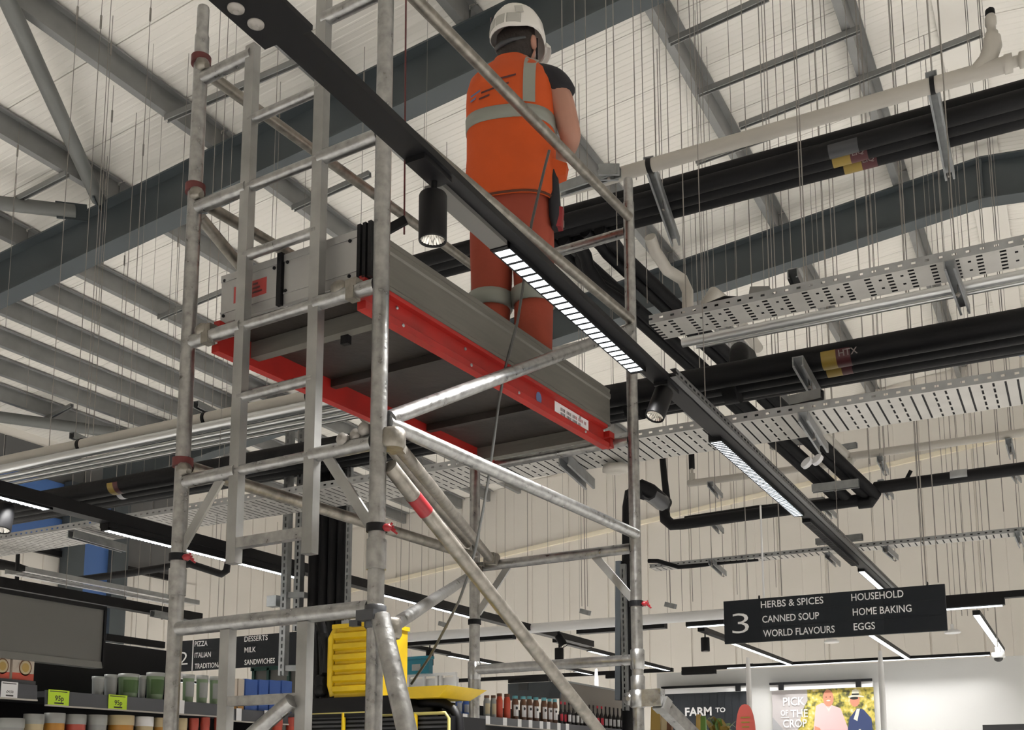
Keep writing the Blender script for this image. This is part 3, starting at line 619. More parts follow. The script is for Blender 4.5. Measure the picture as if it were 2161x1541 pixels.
# thin wires and rods: foot seen at (px, py), hung straight from the roof
_wn = {}
ORD = WORD+['thirteenth', 'fourteenth', 'fifteenth', 'sixteenth', 'seventeenth', 'eighteenth', 'nineteenth', 'twentieth']
def wire(px_, py_, Y, r=.0034, hook=False, grp='l'):
    P = at(px_, py_, y=Y); z1 = roofz(P.x)-.002
    _wn[grp] = _wn.get(grp, -1)+1
    side = {'l': 'thin suspension wire left of the worker, %s from the left edge', 'c': 'thin hanging rod just right of the worker, %s from his arm', 'r': 'thin hanging rod right of the long track, %s from it', 'b': 'thin rod before the pale back wall, %s from the left'}[grp] % ORD[_wn[grp]]
    g = {'l': 'suspension wires at the left', 'c': 'rods right of the worker', 'r': 'rods at the right', 'b': 'rods before the back wall'}[grp]
    t = thing('suspension_wire', P, side, 'wire', g)
    mb = MB().tube(P, (P.x, P.y, z1), r, 6)
    mb.build('wire', 'rod', t)
    if hook: MB().tube((P.x, P.y, z1-.30), (P.x, P.y, z1-.44), r*3, 6).build('hook', 'rod', t)
for px_, py_, Y in ((12, 690, 7.8), (26, 470, 7.2), (55, 860, 9), (100, 1000, 6.2), (152, 1040, 6.4), (176, 1080, 6.7), (186, 1100, 7.4), (197, 900, 8.8), (205, 700, 8.2), (240, 960, 9.5), (262, 1060, 6.6), (285, 640, 8), (345, 900, 9.2), (357, 905, 9.6), (425, 965, 6.7), (560, 900, 7.2), (575, 690, 8.4), (760, 560, 8.5), (893, 480, 8.8)): wire(px_, py_, Y, .0034, True, 'l')
for px_, py_, Y in ((1190, 480, 6.6), (1217, 430, 6.8), (1241, 470, 7.5), (1303, 560, 6), (1343, 380, 6.3), (1366, 640, 7.1), (1384, 330, 6.6), (1414, 430, 7.2), (1448, 650, 6.2), (1478, 830, 7.4), (1494, 760, 8.8)): wire(px_, py_, Y, .0036, px_ % 2 == 0, 'c')
for px_, py_, Y in ((1596, 860, 7), (1640, 830, 8.6), (1648, 870, 7.3), (1668, 890, 8.8), (1688, 960, 9), (1716, 1010, 9.3), (1762, 640, 7.9), (1776, 760, 8.2), (1835, 980, 9), (1945, 1140, 9.8), (2002, 700, 8.4), (2105, 960, 9.1), (2118, 1080, 10)): wire(px_, py_, Y, .0036, px_ % 2 == 0, 'r')
for px_, py_, Y in ((458, 1330, 11), (470, 1340, 11), (845, 1240, 13), (862, 1280, 12), (1066, 1330, 14), (1114, 1340, 12), (1228, 1280, 12), (1240, 1280, 12.4), (1300, 1150, 12), (1440, 1290, 14), (1462, 1270, 13), (1556, 1255, 13), (1638, 1240, 14), (1980, 1230, 9), (2030, 1300, 12), (2042, 1300, 13), (2062, 1290, 14), (2085, 1290, 14.5)): wire(px_, py_, Y, .0042, False, 'b')
a_ = at(1612, 1262, y=8.4); tag(MB().tube(a_, (a_.x, a_.y, at(1598, 1068, y=8.4).z), .008, 8).build('hanging_cord', 'white'), 'white hanging cord on the left of the aisle 3 sign', 'cord')
a_ = at(1650, 1258, y=8.45); tag(MB().tube(a_, (a_.x, a_.y, 8.9), .0045, 6).build('sign_wire', 'rod'), 'dark hanging wire next to the white cord above the aisle 3 sign', 'wire')
a_ = at(1955, 1234, y=8.48); tag(MB().tube(a_, (a_.x, a_.y, 8.9), .0045, 6).build('sign_wire', 'rod'), 'dark hanging wire at the right end of the aisle 3 sign', 'wire')
tag(MB().tube(at(853, 495, d=4.6), at(857, -40, d=4.6), .004, 8).build('red_cable', mat('red_cord', (.09, .012, .014), .5)), 'dark red cord hanging just right of the near upright', 'cord')
# ------------------------------------------------------------------ the scaffold tower, on its own slightly turned axes
_a = .551497-.490714
SU, SV = V((math.cos(_a), -math.sin(_a), 0)), V((math.sin(_a), math.cos(_a), 0)); SN = V((-1.80, 2.523, 0))
def S(u, v, z): return SN + SU*u + SV*v + Z3*z
WD, LN = .85, 1.8
tw = thing('scaffold_tower', S(-WD/2, LN/2, 0), 'tall aluminium scaffold tower with ladder frames, guard rails and diagonal braces', 'scaffold')
R = .0254
def stub(u, v, ztop, spig=True, joint=2.29, name='upright'):
    o = MB().tube(S(u, v, 0), S(u, v, joint-.09), R*.98, 22)
    o.tube(S(u, v, joint-.09), S(u, v, joint), R*1.16, 22); o.tube(S(u, v, joint), S(u, v, ztop), R, 22)
    up = o.build(name, 'tube', tw)
    if spig: MB().lathe(S(u, v, ztop), [(R*.97, 0), (R*.86, .012), (R*.86, .11), (R*.78, .12)], 20).build('spigot', 'tube', up)
    return up
UL = stub(-WD, 0, 4.26); UN = stub(0, 0, 4.45, False); UR = stub(0, LN, 4.23, True, 2.02); UB_ = stub(-WD, LN, 4.16, True, 2.06)
def weld(mb, P, r=R*1.12):
    mb.lathe(P, [(r*.2, -r*.8), (r*.75, -r*.6), (r, 0), (r*.75, r*.6), (r*.2, r*.8)], 12, SU)
def rung(u0, u1, v, z, r=.0235, name='rung'):
    mb = MB().tube(S(u0, v, z), S(u1, v, z), r, 18); return mb.build(name, 'tube', tw)
s0, s1 = -.588, -.262
for z in (4.09, 3.59, 3.09, 2.59):
    rung(-WD+.02, s0, 0, z); rung(s1, -.02, 0, z)
for z in (3.84, 3.59, 3.34, 3.09, 2.84, 2.59): rung(s0, s1, 0, z, .0175)
MB().bar(S(s0, 0, 2.345), S(s1, 0, 2.345), .03, .034).build('rung', 'tube', tw)
rung(-WD+.02, -.02, 0, 2.087, .025)
def stile(u, z0, z1): MB().hexa([S(u-.021, -.016, z0), S(u+.021, -.016, z0), S(u+.021, .016, z0), S(u-.021, .016, z0), S(u-.021, -.016, z1), S(u+.021, -.016, z1), S(u+.021, .016, z1), S(u-.021, .016, z1)]).build('ladder_stile', 'board2', tw)
M['board2'] = mat('stile_alloy', (.36, .36, .35), .4, .8, var=.22, vs=7.)
stile(s0, 2.28, 4.12); stile(s1, 2.275, 4.30); stile(-.60, .9, 2.065); stile(-.27, .9, 2.065)
MB().bar(S(-.60, 0, 1.835), S(-.27, 0, 1.835), .03, .03).build('rung', 'tube', tw)
for z in (4.09, 3.59, 3.09, 2.595, 2.10): rung(-WD+.02, -.02, LN, z, .0235)
MB().tube(S(-.29, -.03, 1.825), S(-.60, -.05, 1.62), .024, 18).build('frame_brace', 'tube', tw)
def knee(u0, z0, u1, z1, v):
    MB().bar(S(u0, v, z0), S(u1, v, z1), .010, .034, SV.cross(S(u1, 0, z1)-S(u0, 0, z0))).build('knee_brace', 'board2', tw)
knee(-.66, 2.575, -.835, 2.36, 0); knee(-.20, 2.575, -.018, 2.33, 0); knee(-.66, 2.58, -.83, 2.37, LN); knee(-.20, 2.58, -.02, 2.37, LN)
def hook(P, d, parent):                       # claw end of a brace gripping a tube
    d = V(d).normalized(); o = MB().bar(P-d*.015, P+d*.075, .046, .05); o.lathe(P, [(.034, -.03), (.04, -.02), (.04, .02), (.034, .03)], 14); return o.build('claw', 'tubed', parent)
def brace2(p, q, r=.0225, m='tube', claws=True):
    t = MB().tube(p, q, r, 20).build('brace_tube', m, tw); d = V(q)-V(p)
    if claws: hook(V(p), d, t); hook(V(q), -d, t)
    return t
u_ = .008
for z in (4.15, 3.65): MB().tube(S(u_, .03, z), S(u_, LN-.02, z), .0215, 20).build('guard_rail', 'tubed', tw)
for z in (4.135, 3.63): MB().tube(S(-WD, .03, z), S(-WD, LN-.02, z), .0215, 20).build('guard_rail', 'tubed', tw)
MB().tube(S(u_, .03, 2.655), S(u_, LN-.01, 2.655), .0235, 20).build('side_rail', 'tube', tw)
MB().tube(S(-WD, .03, 2.65), S(-WD, LN-.01, 2.65), .0235, 20).build('side_rail', 'tubed', tw)
dg1 = brace2(S(u_, .04, 2.672), S(u_, LN-.03, 3.60), .0245, 'tube', False)
dg2 = brace2(S(u_+.02, .02, 2.515), S(u_+.02, LN-.02, 1.55), .024, 'tubed', False)
a_, b_ = S(u_+.02, .02, 2.515), S(u_+.02, LN-.02, 1.55)
MB().tube(a_.lerp(b_, .068), a_.lerp(b_, .105), .0252, 20).build('red_tape', 'redp', dg2)
brace2(S(-WD, .03, 3.57), S(-WD, LN-.05, 2.7), .0215, 'tubed', False)
brace2(S(.03, .03, 2.60), S(-WD+.11, LN-.02, 2.615), .021, 'tubed')
brace2(S(.01, .05, 2.03), S(-WD+.04, LN-.06, 2.555), .0215, 'tube')
# clips, couplers and outriggers
def clip(u, v, z, m='redp', tail=True):
    c = MB().tube(S(u, v, z-.012), S(u, v, z+.012), R*1.25, 20).build('clip_band', 'rubber', tw)
    t = MB()
    P = S(u, v, z)+(-FW)*.02+RT*.032
    if tail:
        t.lathe(P, [(.004, -.014), (.011, -.006), (.012, .007), (.005, .014)], 10, RT)
        for k in range(4): t.bar(P+RT*.006, P+RT*(.016+.005*k)+UP*(.014-.011*k), .004, .006)
        t.build('clip_lever', m, c)
for z in (4.165, 3.665, 2.66): 
    MB().tube(S(-WD, 0, z-.016), S(-WD, 0, z+.014), R*1.4, 20).build('clip_band', mat('clip_red', (.10, .016, .016), .5), tw)
    MB().lathe(S(-WD+.02, -.01, z-.03), [(.014, -.022), (.027, -.008), (.025, .010), (.010, .024)], 14, SU*.9+Z3*-.4).build('snap_catch', 'tubed', tw)
clip(-WD, 0, 2.33); clip(0, 0, 2.325); clip(0, LN, 2.345); clip(-WD, LN, 2.33, 'rubber', False)
for (u, v, z) in ((0, LN, 1.985), (-WD, LN, 2.095), (0, LN, 2.10)): MB().lathe(S(u, v, z), [(R*1.05, -.045), (R*1.22, -.04), (R*1.22, .04), (R*1.05, .045)], 22).build('collar', 'tube', tw)
for u, v in ((-.045, .0), (-.085, .01), (-.125, -.005), (-.06, .02)): MB().lathe(S(u, v-.01, 2.645-abs(u)*.25), [(.008, -.016), (.020, -.010), (.020, .010), (.008, .016)], 10, SV).build('claw_wheel', 'rod', tw)
# outrigger legs at the foot
o1 = MB().tube(S(.035, -.02, 2.055), at(872, 1600, d=2.86), .0285, 22).build('outrigger', 'tube', tw)
cl = MB().box((-.0, 0, 0), (0, 0, 0)); cl = MB()
cl.lathe(S(0, 0, 2.06), [(R*1.1, -.035), (R*1.28, -.03), (R*1.28, .03), (R*1.1, .035)], 16); cl.bar(S(-.03, -.03, 2.06), S(.035, -.03, 2.06), .045, .03); cl.bar(S(-.062, -.035, 2.04), S(-.03, -.035, 2.04), .018, .018); cl.build('coupler', 'shelf', tw)
MB().lathe(S(.035, -.02, 2.045), [(.01, 0), (.027, -.01), (.027, -.03)], 14, S(.035, -.02, 2.055)-at(872, 1600, d=2.86)).build('tube_end', 'white', tw)
P = S(0, LN, 1.93); e_ = at(1500, 1590, d=4.75)
cl = MB(); cl.lathe(P, [(R*1.1, -.04), (R*1.45, -.035), (R*1.45, .035), (R*1.1, .04)], 18); cl.bar(P+SU*.02, P+SU*.115, .05, .075); cl.lathe(P-SU*.035, [(.01, -.03), (.03, -.02), (.03, .02), (.01, .03)], 12, SV); cl.build('coupler', 'tube', tw)
s_ = P+SU*.10-Z3*.02
MB().bar(s_, e_, .052, .052).build('outrigger', 'tube', tw); MB().bar(s_, s_.lerp(e_, .10), .06, .06).build('outrigger_sleeve', 'board2', tw)
# ------------------------------------------------------------------ platform and toe boards
pf = thing('scaffold_platform', S(-.43, .9, 3.1), 'trapdoor platform with red side beams and dark underside across the tower', 'platform')
def ubox(u0, u1, v0, v1, z0, z1): return [S(u0, v0, z0), S(u1, v0, z0), S(u1, v1, z0), S(u0, v1, z0), S(u0, v0, z1), S(u1, v0, z1), S(u1, v1, z1), S(u0, v1, z1)]
for u, s_ in ((-.10, 1), (-.75, -1)):
    pr = [(-.016, 0), (.014, 0), (.014, .024), (.010, .028), (-.010, .028), (-.010, .094), (.008, .096), (.008, .112), (-.016, .112)]
    if s_ < 0: pr = [(-a, b) for a, b in pr]
    MB().ext([(-a*1.4, b) for a, b in pr] if False else [(a*1.15, b) for a, b in pr], S(u, .03, 3.045), S(u, 1.73, 3.045), (0, 0, 1)).build('side_beam', 'red', pf)
for z0, u0 in ((3.132, -.735),):
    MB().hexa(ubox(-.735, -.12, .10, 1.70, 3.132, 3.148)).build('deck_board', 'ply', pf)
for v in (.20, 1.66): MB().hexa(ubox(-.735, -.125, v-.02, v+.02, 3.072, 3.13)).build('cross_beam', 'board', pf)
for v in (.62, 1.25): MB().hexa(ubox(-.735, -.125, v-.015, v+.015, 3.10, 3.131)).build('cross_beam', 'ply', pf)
for u in (-.745, -.105):
    for v, d in ((.03, -.05), (1.73, .05)):
        h = MB().hexa(ubox(u-.022, u+.022, min(v, v+d), max(v, v+d), 3.10, 3.128)); h.hexa(ubox(u-.016, u+.016, min(v+d*.4, v+d*1.1), max(v+d*.4, v+d*1.1), 3.06, 3.10)); h.build('rung_hook', 'tubed' if d < 0 else 'red', pf)
lo = [S(-.1105, v, z) for v, z in ((1.28, 3.076), (1.58, 3.076), (1.58, 3.134), (1.28, 3.134))]
MB().add(lo, [(0, 1, 2, 3)]).build('maker_plate', 'paper', pf)
for i in range(22):
    if i % 5 == 4: continue
    v0 = 1.33+.0105*i; lo = [S(-.1100, a, b) for a, b in ((v0, 3.106), (v0+.006, 3.106), (v0+.006, 3.120), (v0, 3.120))]
    MB().add(lo, [(0, 1, 2, 3)]).build('printed_mark', 'dark' if i < 12 else 'redp', pf)
    if i < 17: MB().add([p_-Z3*.02 for p_ in lo], [(0, 1, 2, 3)]).build('printed_mark', 'dark', pf)
P = S(-.1105, 1.15, 3.105); mb = MB(); mb.add([P+SV*(.022*math.cos(k*PI/7))+Z3*(.026*math.sin(k*PI/7)) for k in range(14)], [tuple(range(14))]); mb.build('blue_dot', 'grass', pf)
for v in (.22, .62, .95, 1.5):
    for z in (3.058, 3.125): MB().lathe(S(-.1105 if z > 3.1 else -.084, v, z), [(.006, 0), (.006, .004), (.002, .005)], 8, SU).build('rivet', 'galv', pf)
MB().bar(S(-.30, .19, 3.06), S(-.30, .19, 3.03), .03, .02).build('latch', 'rubber', pf)
tb = thing('toe_board_set', S(-.43, .9, 3.15), 'dented aluminium toe boards boxing in the platform edge', 'toe board')
bp = [(-.012, 0), (.012, 0), (.013, .012), (.009, .018), (.009, .125), (.014, .132), (.014, .150), (.009, .156), (.012, .172), (-.012, .172)]
MB().ext(bp, S(-.10, .10, 3.155), S(-.10, 1.755, 3.155), (0, 0, 1)).build('side_board', 'board', tb)
MB().ext([(-a, b) for a, b in bp], S(-.752, .10, 3.155), S(-.752, 1.755, 3.155), (0, 0, 1)).build('side_board', 'board', tb)
for v, nm in ((.06, 'end_board'), (1.76, 'end_board')):
    MB().ext([(-a, b*1.04) for a, b in bp] if v > 1 else [(-a, b*1.04) for a, b in bp], S(-.752, v, 3.15) if v < 1 else S(-.085, v, 3.15), S(-.085, v, 3.15) if v < 1 else S(-.752, v, 3.15), (0, 0, 1)).build(nm, 'board3', tb) if False else None
M['board3'] = mat('toe_board_clean', (.40, .395, .385), .5, .5, var=.1, vs=5.)
for v in (.06, 1.76):
    MB().hexa(ubox(-.752, -.135, v-.009, v+.009, 3.155, 3.33)).build('end_board', 'board3', tb)
    MB().hexa(ubox(-.752, -.135, v-.013, v+.013, 3.305, 3.33)).build('board_edge', 'board3', tb)
    MB().hexa(ubox(-.752, -.135, v-.012, v+.012, 3.19, 3.196)).build('board_rib', 'board3', tb)
MB().bar(S(-.22, .10, 3.30), S(-.03, .16, 3.385), .012, .03).build('loose_strap', 'rubber', tb)
MB().hexa(ubox(-.475, -.455, .035, .05, 3.15, 3.335)).build('strap', 'rubber', tb)
for k in range(3): MB().hexa(ubox(-.125+k*.022, -.112+k*.022, .03, .085, 3.15, 3.335)).build('corner_hinge', 'rubber', tb)
MB().add([S(u, .0505, z) for u, z in ((-.69, 3.215), (-.535, 3.215), (-.535, 3.275), (-.69, 3.275))], [(0, 1, 2, 3)]).build('red_sticker', mat('sticker_red', (.38, .05, .045), .5), tb)
for k in range(3): MB().add([S(u, .0498, z) for u, z in ((-.60, 3.228+k*.015), (-.555-.01*k, 3.228+k*.015), (-.555-.01*k, 3.235+k*.015), (-.60, 3.235+k*.015))], [(0, 1, 2, 3)]).build('sticker_print', 'maroon', tb)
for u, z in ((-.735, 3.18), (-.735, 3.31), (-.50, 3.295), (-.445, 3.2), (-.44, 3.3), (-.17, 3.3), (-.17, 3.18)): MB().lathe(S(u, .05, z), [(.006, 0), (.006, .004), (.003, .005)], 8, -SV).build('rivet', 'rubber', tb)
for u in (-.775, -.165): MB().lathe(S(u, -.0, 3.115), [(.012, -.03), (.024, -.02), (.03, .0), (.024, .02), (.012, .03)], 12, SU).build('rung_clamp', 'tubed', tb)
# ------------------------------------------------------------------ the worker
f_ = V((FW.x, FW.y, 0)).normalized(); r_ = V((f_.y, -f_.x, 0)); a = math.radians(14)
PF = (f_*math.cos(a)+r_*math.sin(a)); PR = V((PF.y, -PF.x, 0)); PB = S(-.30, 1.25, 3.149)
def B(x, y, z): return PB + PR*x + PF*y + Z3*z
def skin(name, m, chains, parent, sub=2, root=0):   # joined limbs grown round a skeleton: chains of ((x, y, z), radius)
    vs = []; es = []; rad = []; idx = {}
    for ch in chains:
        prev = None
        for p, r in ch:
            k = tuple(round(c, 4) for c in p)
            if k not in idx: idx[k] = len(vs); vs.append(B(*p)-OFF[parent.name]); rad.append(r if isinstance(r, tuple) else (r, r))
            i = idx[k]
            if prev is not None and prev != i: es.append((prev, i))
            prev = i
    me = bpy.data.meshes.new(name); me.from_pydata(vs, es, []); o = bpy.data.objects.new(name, me); COL.objects.link(o)
    o.modifiers.new('skin', 'SKIN'); s = o.modifiers.new('sub', 'SUBSURF'); s.levels = sub; s.render_levels = sub
    if not me.skin_vertices: raise RuntimeError('no skin layer')
    for i, d in enumerate(me.skin_vertices[0].data): d.radius = rad[i]; d.use_root = (i == root)
    dgr = bpy.context.evaluated_depsgraph_get(); dgr.update(); m2 = bpy.data.meshes.new_from_object(o.evaluated_get(dgr)); bpy.data.objects.remove(o)
    m2.polygons.foreach_set('use_smooth', [True]*len(m2.polygons)); m2.materials.clear(); m2.materials.append(M[m])
    o = bpy.data.objects.new(name, m2); COL.objects.link(o); o.parent = parent; OFF[o.name] = OFF[parent.name]; m2.name = name; return o
per = thing('person', PB, 'worker in white helmet, orange hi-vis vest and red-orange trousers standing on the platform, back turned', 'person')
def arm(s):
    R_ = s > 0; sh, el, wr = ((.185 if R_ else .14)*s, .0 if R_ else .05, 1.455 if R_ else 1.43), ((.262 if R_ else .135)*s, .03 if R_ else .22, 1.185 if R_ else 1.22), (.15*s, .30, 1.26)
    return [((0, .0, 1.40), .12), ((.10*s, 0 if R_ else .02, 1.45), .075), (sh, .062), ((.228 if R_ else .14)*s and ((.228 if R_ else .14)*s, .005 if R_ else .13, 1.33), .060 if R_ else .05), (el, .049 if R_ else .042), ((.21 if R_ else .14)*s and ((.21 if R_ else .14)*s, .17 if R_ else .27, 1.22), .044), (wr, .028), ((.135*s, .36, 1.285), (.036, .022))]
def fingers(s):
    out = []
    for k, (dx, L) in enumerate(((-.030, .062), (-.010, .072), (.010, .068), (.029, .052))):
        b0 = (.135*s+dx, .37, 1.287); out.append([((.135*s+dx*.5, .34, 1.28), .010), (b0, .010), ((b0[0], .37+L*.5, 1.292), .0088), ((b0[0]-.01*s, .37+L*.75, 1.27), .008), ((b0[0]-.012*s, .37+L*.72, 1.245), .007)])
    out.append([((.145*s, .32, 1.275), .011), ((.105*s, .345, 1.29), .0105), ((.088*s, .375, 1.30), .009), ((.09*s, .40, 1.298), .0075)])
    return out
body = skin('body', 'skin', [
    [((0, 0, .95), .13), ((0, 0, 1.12), .12), ((0, 0, 1.28), .13), ((0, .0, 1.40), .12), ((.01, .015, 1.50), .07), ((.015, .03, 1.56), .058), ((.02, .045, 1.62), (.074, .085)), ((.02, .055, 1.69), (.078, .095)), ((.02, .055, 1.745), (.06, .07))],
    arm(1), arm(-1)], per)
for s in (1, -1):
    for ch in fingers(s): skin('finger', 'skin', [ch], per, 1)
hx = V((.02, .055, 0))
hf = (PF*.90+PR*.43).normalized(); hr = V((hf.y, -hf.x, 0)); HC = B(.02, .055, 1.665)       # the head looks to the right
def Hd(x, y, z): return HC + hr*x + hf*y + Z3*z
for s in (1, -1):
    mb = MB(); rings = []
    for k, (w, h, o) in enumerate(((.006, .012, 0), (.014, .03, .006), (.018, .036, .014), (.014, .030, .02), (.006, .016, .02))):
        rings.append([Hd(s*(.078+o), -.005+w*1.2*math.cos(t*PI/6), -.005+h*math.sin(t*PI/6)) for t in range(12)])
    mb.loft(rings).build('ear', 'skin', per)
    MB().lathe(Hd(s*.03, .088, .02), [(.002, -.01), (.011, -.004), (.012, 0), (.008, .008), (.001, .011)], 12, hf).build('eye', 'white', per)
MB().loft([[Hd(.012*k*math.cos(t*PI/4), .085+y, z+.006*k*math.sin(t*PI/4)) for t in range(8)] for k, y, z in ((.5, .004, .03), (.8, .016, .01), (1.3, .03, -.012), (1.1, .02, -.02), (.4, .0, -.022))]).build('nose', 'skin', per)
MB().loft([[Hd(w*math.cos(t*PI/5), .085+.01*math.sin(t*PI/5)+o, -.048+.007*math.sin(t*PI/5)) for t in range(10)] for w, o in ((.01, -.01), (.024, .0), (.018, .004))]).build('mouth', mat('lips', (.3, .09, .08), .5), per)
# hair: back and sides of the head below the helmet
rings = []
for z, s_ in ((-.075, .80), (-.05, .95), (-.02, 1.03), (.02, 1.06), (.055, 1.02), (.085, .8)):
    rings.append([Hd(.088*s_*math.cos(t), -.002+.100*s_*math.sin(t), z+.012*math.cos(2*t)) for t in [PI*.98+PI*1.04*i/16 for i in range(17)]] + [Hd(.066*s_*math.cos(t), -.002+.074*s_*math.sin(t), z) for t in [PI*2.02-PI*1.04*i/16 for i in range(17)]])
MB().loft(rings).build('hair', 'hair', per)
# helmet
def HT(x, y, z):        # tipped back a little
    c, s = math.cos(-.06), math.sin(-.06); return Hd(x, y*c-z*s, z*c+y*s+.02)
rings = []; n = 28
prof_ = [(1.0, .0), (1.01, .025), (.985, .06), (.90, .105), (.72, .142), (.45, .163), (.15, .172), (.02, .173)]
for k, z in prof_: rings.append([HT(.116*k*math.cos(2*PI*i/n), .138*k*math.sin(2*PI*i/n)-.005, z+(.028*max(0, math.cos(4*PI*i/n))-.014*(1 if math.sin(2*PI*i/n) > .8 else 0) if z == 0 else 0)*1) for i in range(n)])
inner = [[HT(.112*k*math.cos(2*PI*i/n), .134*k*math.sin(2*PI*i/n)-.005, z-.004+(.028*max(0, math.cos(4*PI*i/n)) if z == 0 else 0)) for i in range(n)] for k, z in prof_]
hm = MB(); hm.loft(inner[::-1]+rings, False); helm = hm.build('helmet', 'helm', per)
MB().loft([[HT(.122*k*math.cos(t), .145*k*math.sin(t), z) for t in [PI*.18+PI*.64*i/12 for i in range(13)]]+[HT(.112*math.cos(t), .13*math.sin(t), z) for t in [PI*.82-PI*.64*i/12 for i in range(13)]] for k, z in ((.99, .02), (1.13, .0), (1.13, -.005), (.99, .01))]).build('helmet_peak', 'helm', per)
hg = mat('helmet_band', (.40, .39, .36), .4)
for a0, a1 in ((-2.35, -1.75), (-1.68, -1.30), (-1.22, -.70)):
    MB().loft([[HT(.1185*k*math.cos(a0+(a1-a0)*i/8), .1405*k*math.sin(a0+(a1-a0)*i/8)-.005, z) for i in range(9)]+[HT(.1155*k*math.cos(a1-(a1-a0)*i/8), .137*k*math.sin(a1-(a1-a0)*i/8)-.005, z) for i in range(9)] for k, z in ((1.0, .016), (1.005, .03), (.985, .062))]).build('reflective_strip', hg, per)
vs_ = [HT((.1175)*1.0*math.cos(-2.15+.09*math.cos(t)), .1395*1.0*math.sin(-2.15+.09*math.cos(t))-.005, .088+.012*math.sin(t)) for t in [2*PI*i/14 for i in range(14)]]
MB().add(vs_, [tuple(range(14))]).build('helmet_sticker', mat('sticker_maroon', (.18, .01, .03), .4), per)
MB().bar(HT(.075, -.118, .075), HT(.095, -.09, .085), .003, .03).build('helmet_sticker', hg, per)
MB().path([HT(.098, .01, .0), Hd(.096, .012, -.04), Hd(.07, .045, -.10), Hd(0, .07, -.118), Hd(-.07, .045, -.10), Hd(-.095, .012, -.03)], .0045, 6).build('chin_strap', 'rubber', per)
MB().path([Hd(-.078, -.055, -.006), Hd(-.045, -.100, -.024), Hd(0, -.112, -.03), Hd(.045, -.100, -.024), Hd(.08, -.05, -.0)], [.006, .009, .012, .009, .006], 8).build('helmet_harness', 'shelf', per)
# clothes
skin('tshirt', 'shirt', [[((0, 0, 1.10), .13), ((0, 0, 1.30), .135), ((0, .0, 1.42), .125), ((.01, .01, 1.50), .062)],
    [((0, .0, 1.42), .125), ((.11, 0, 1.45), .09), ((.19, .0, 1.45), .076), ((.226, .004, 1.392), .069), ((.229, .005, 1.372), .069)],
    [((0, .0, 1.42), .125), ((-.11, 0, 1.45), .09), ((-.14, .05, 1.43), .066), ((-.14, .11, 1.36), .058), ((-.14, .13, 1.335), .057)]], per)
def ring(w, d, z, n=40, dy=0, dx=0, k=2.5, sag=0):
    out = []
    for i in range(n):
        t = 2*PI*i/n; c, s = math.cos(t), math.sin(t)
        x = dx+w*math.copysign(abs(c)**(2/k), c); y = dy+d*math.copysign(abs(s)**(2/k), s)
        out.append(B(x, y, z+sag*(-c*.5)))
    return out
VP = [(.198, .145, .868), (.205, .150, .90), (.200, .146, 1.0), (.194, .142, 1.10), (.194, .142, 1.20), (.196, .142, 1.28), (.198, .140, 1.35), (.196, .132, 1.42), (.182, .118, 1.475), (.140, .095, 1.52), (.082, .072, 1.555), (.074, .066, 1.572)]
def vest_w(z):
    for (w0, d0, z0), (w1, d1, z1) in zip(VP, VP[1:]):
        if z <= z1: k = (z-z0)/(z1-z0); return w0+(w1-w0)*k, d0+(d1-d0)*k
    return VP[-1][:2]
vr = [ring(w, d, z) for w, d, z in VP]; vin = [ring(w-.006, d-.006, z-.002) for w, d, z in VP]
MB().loft(vin[::-1]+vr, False).build('vest', 'hiviz', per)
def band(z0, z1, sag=0, e=.004, name='reflective_band'):
    rr = []
    for z in (z0, (z0+z1)/2, z1):
        w, d = vest_w(z); rr.append(ring(w+e, d+e, z, sag=sag))
    MB().loft([ring(vest_w(z0)[0], vest_w(z0)[1], z0, sag=sag)]+rr+[ring(vest_w(z1)[0], vest_w(z1)[1], z1, sag=sag)], False).build(name, 'silver', per)
band(1.215, 1.275, .02)
hb = MB(); hb.loft([ring(vest_w(z)[0]+e, vest_w(z)[1]+e, z) for z, e in ((.868, .001), (.868, .004), (.877, .004), (.878, .001))], False); hb.build('vest_hem', mat('hem_binding', (.10, .025, .01), .8), per)
for x0 in (.085,):
    mb = []; 
    for z in (1.28, 1.33, 1.38, 1.43, 1.475, 1.51, 1.535):
        w, d = vest_w(z); row = []
        for x in (x0+(.03 if z < 1.3 else .02 if z < 1.4 else 0)*0, x0+.05):
            q = min(.97, abs(x-.0)/w); y = -d*(1-q**2.5)**(1/2.5); row.append(B(x, y-.0045, z))
        mb.append(row)
    m2 = MB(); m2.add([p for r in mb for p in r], [(2*i, 2*i+1, 2*i+3, 2*i+2) for i in range(len(mb)-1)], True); m2.build('shoulder_tape', 'silver', per)
for i, (x, z, w, c) in enumerate(((-.02, 1.40, .075, 'maroon'), (-.155, 1.375, .05, 'grass'), (-.10, 1.36, .06, 'maroon'), (-.03, 1.365, .055, 'maroon'), (-.11, 1.335, .05, 'maroon'), (-.155, 1.35, .03, 'grass'))):
    vs_ = []
    for xx in (x, x+w):
        ww, d = vest_w(z); q = min(.97, abs(xx)/ww); y = -d*(1-q**2.5)**(1/2.5)
        vs_ += [B(xx, y-.005, z+xx*.12), B(xx, y-.005, z+.009+xx*.12)]
    MB().add(vs_, [(0, 2, 3, 1)]).build('vest_print', c, per)
skin('trousers', 'trous', [
    [((0, 0, 1.02), (.175, .125)), ((0, 0, .94), (.165, .125)), ((.088, .0, .84), (.108, .112)), ((.092, .015, .66), (.102, .102)), ((.094, .02, .50), (.092, .092)), ((.096, -.005, .30), (.086, .09)), ((.098, -.01, .10), (.074, .08)), ((.098, -.01, .055), (.076, .082))],
    [((0, 0, .94), (.165, .125)), ((-.088, .0, .84), (.108, .112)), ((-.092, .015, .66), (.102, .102)), ((-.094, .02, .50), (.092, .092)), ((-.096, -.005, .30), (.086, .09)), ((-.098, -.01, .10), (.074, .08)), ((-.098, -.01, .055), (.076, .082))]], per)
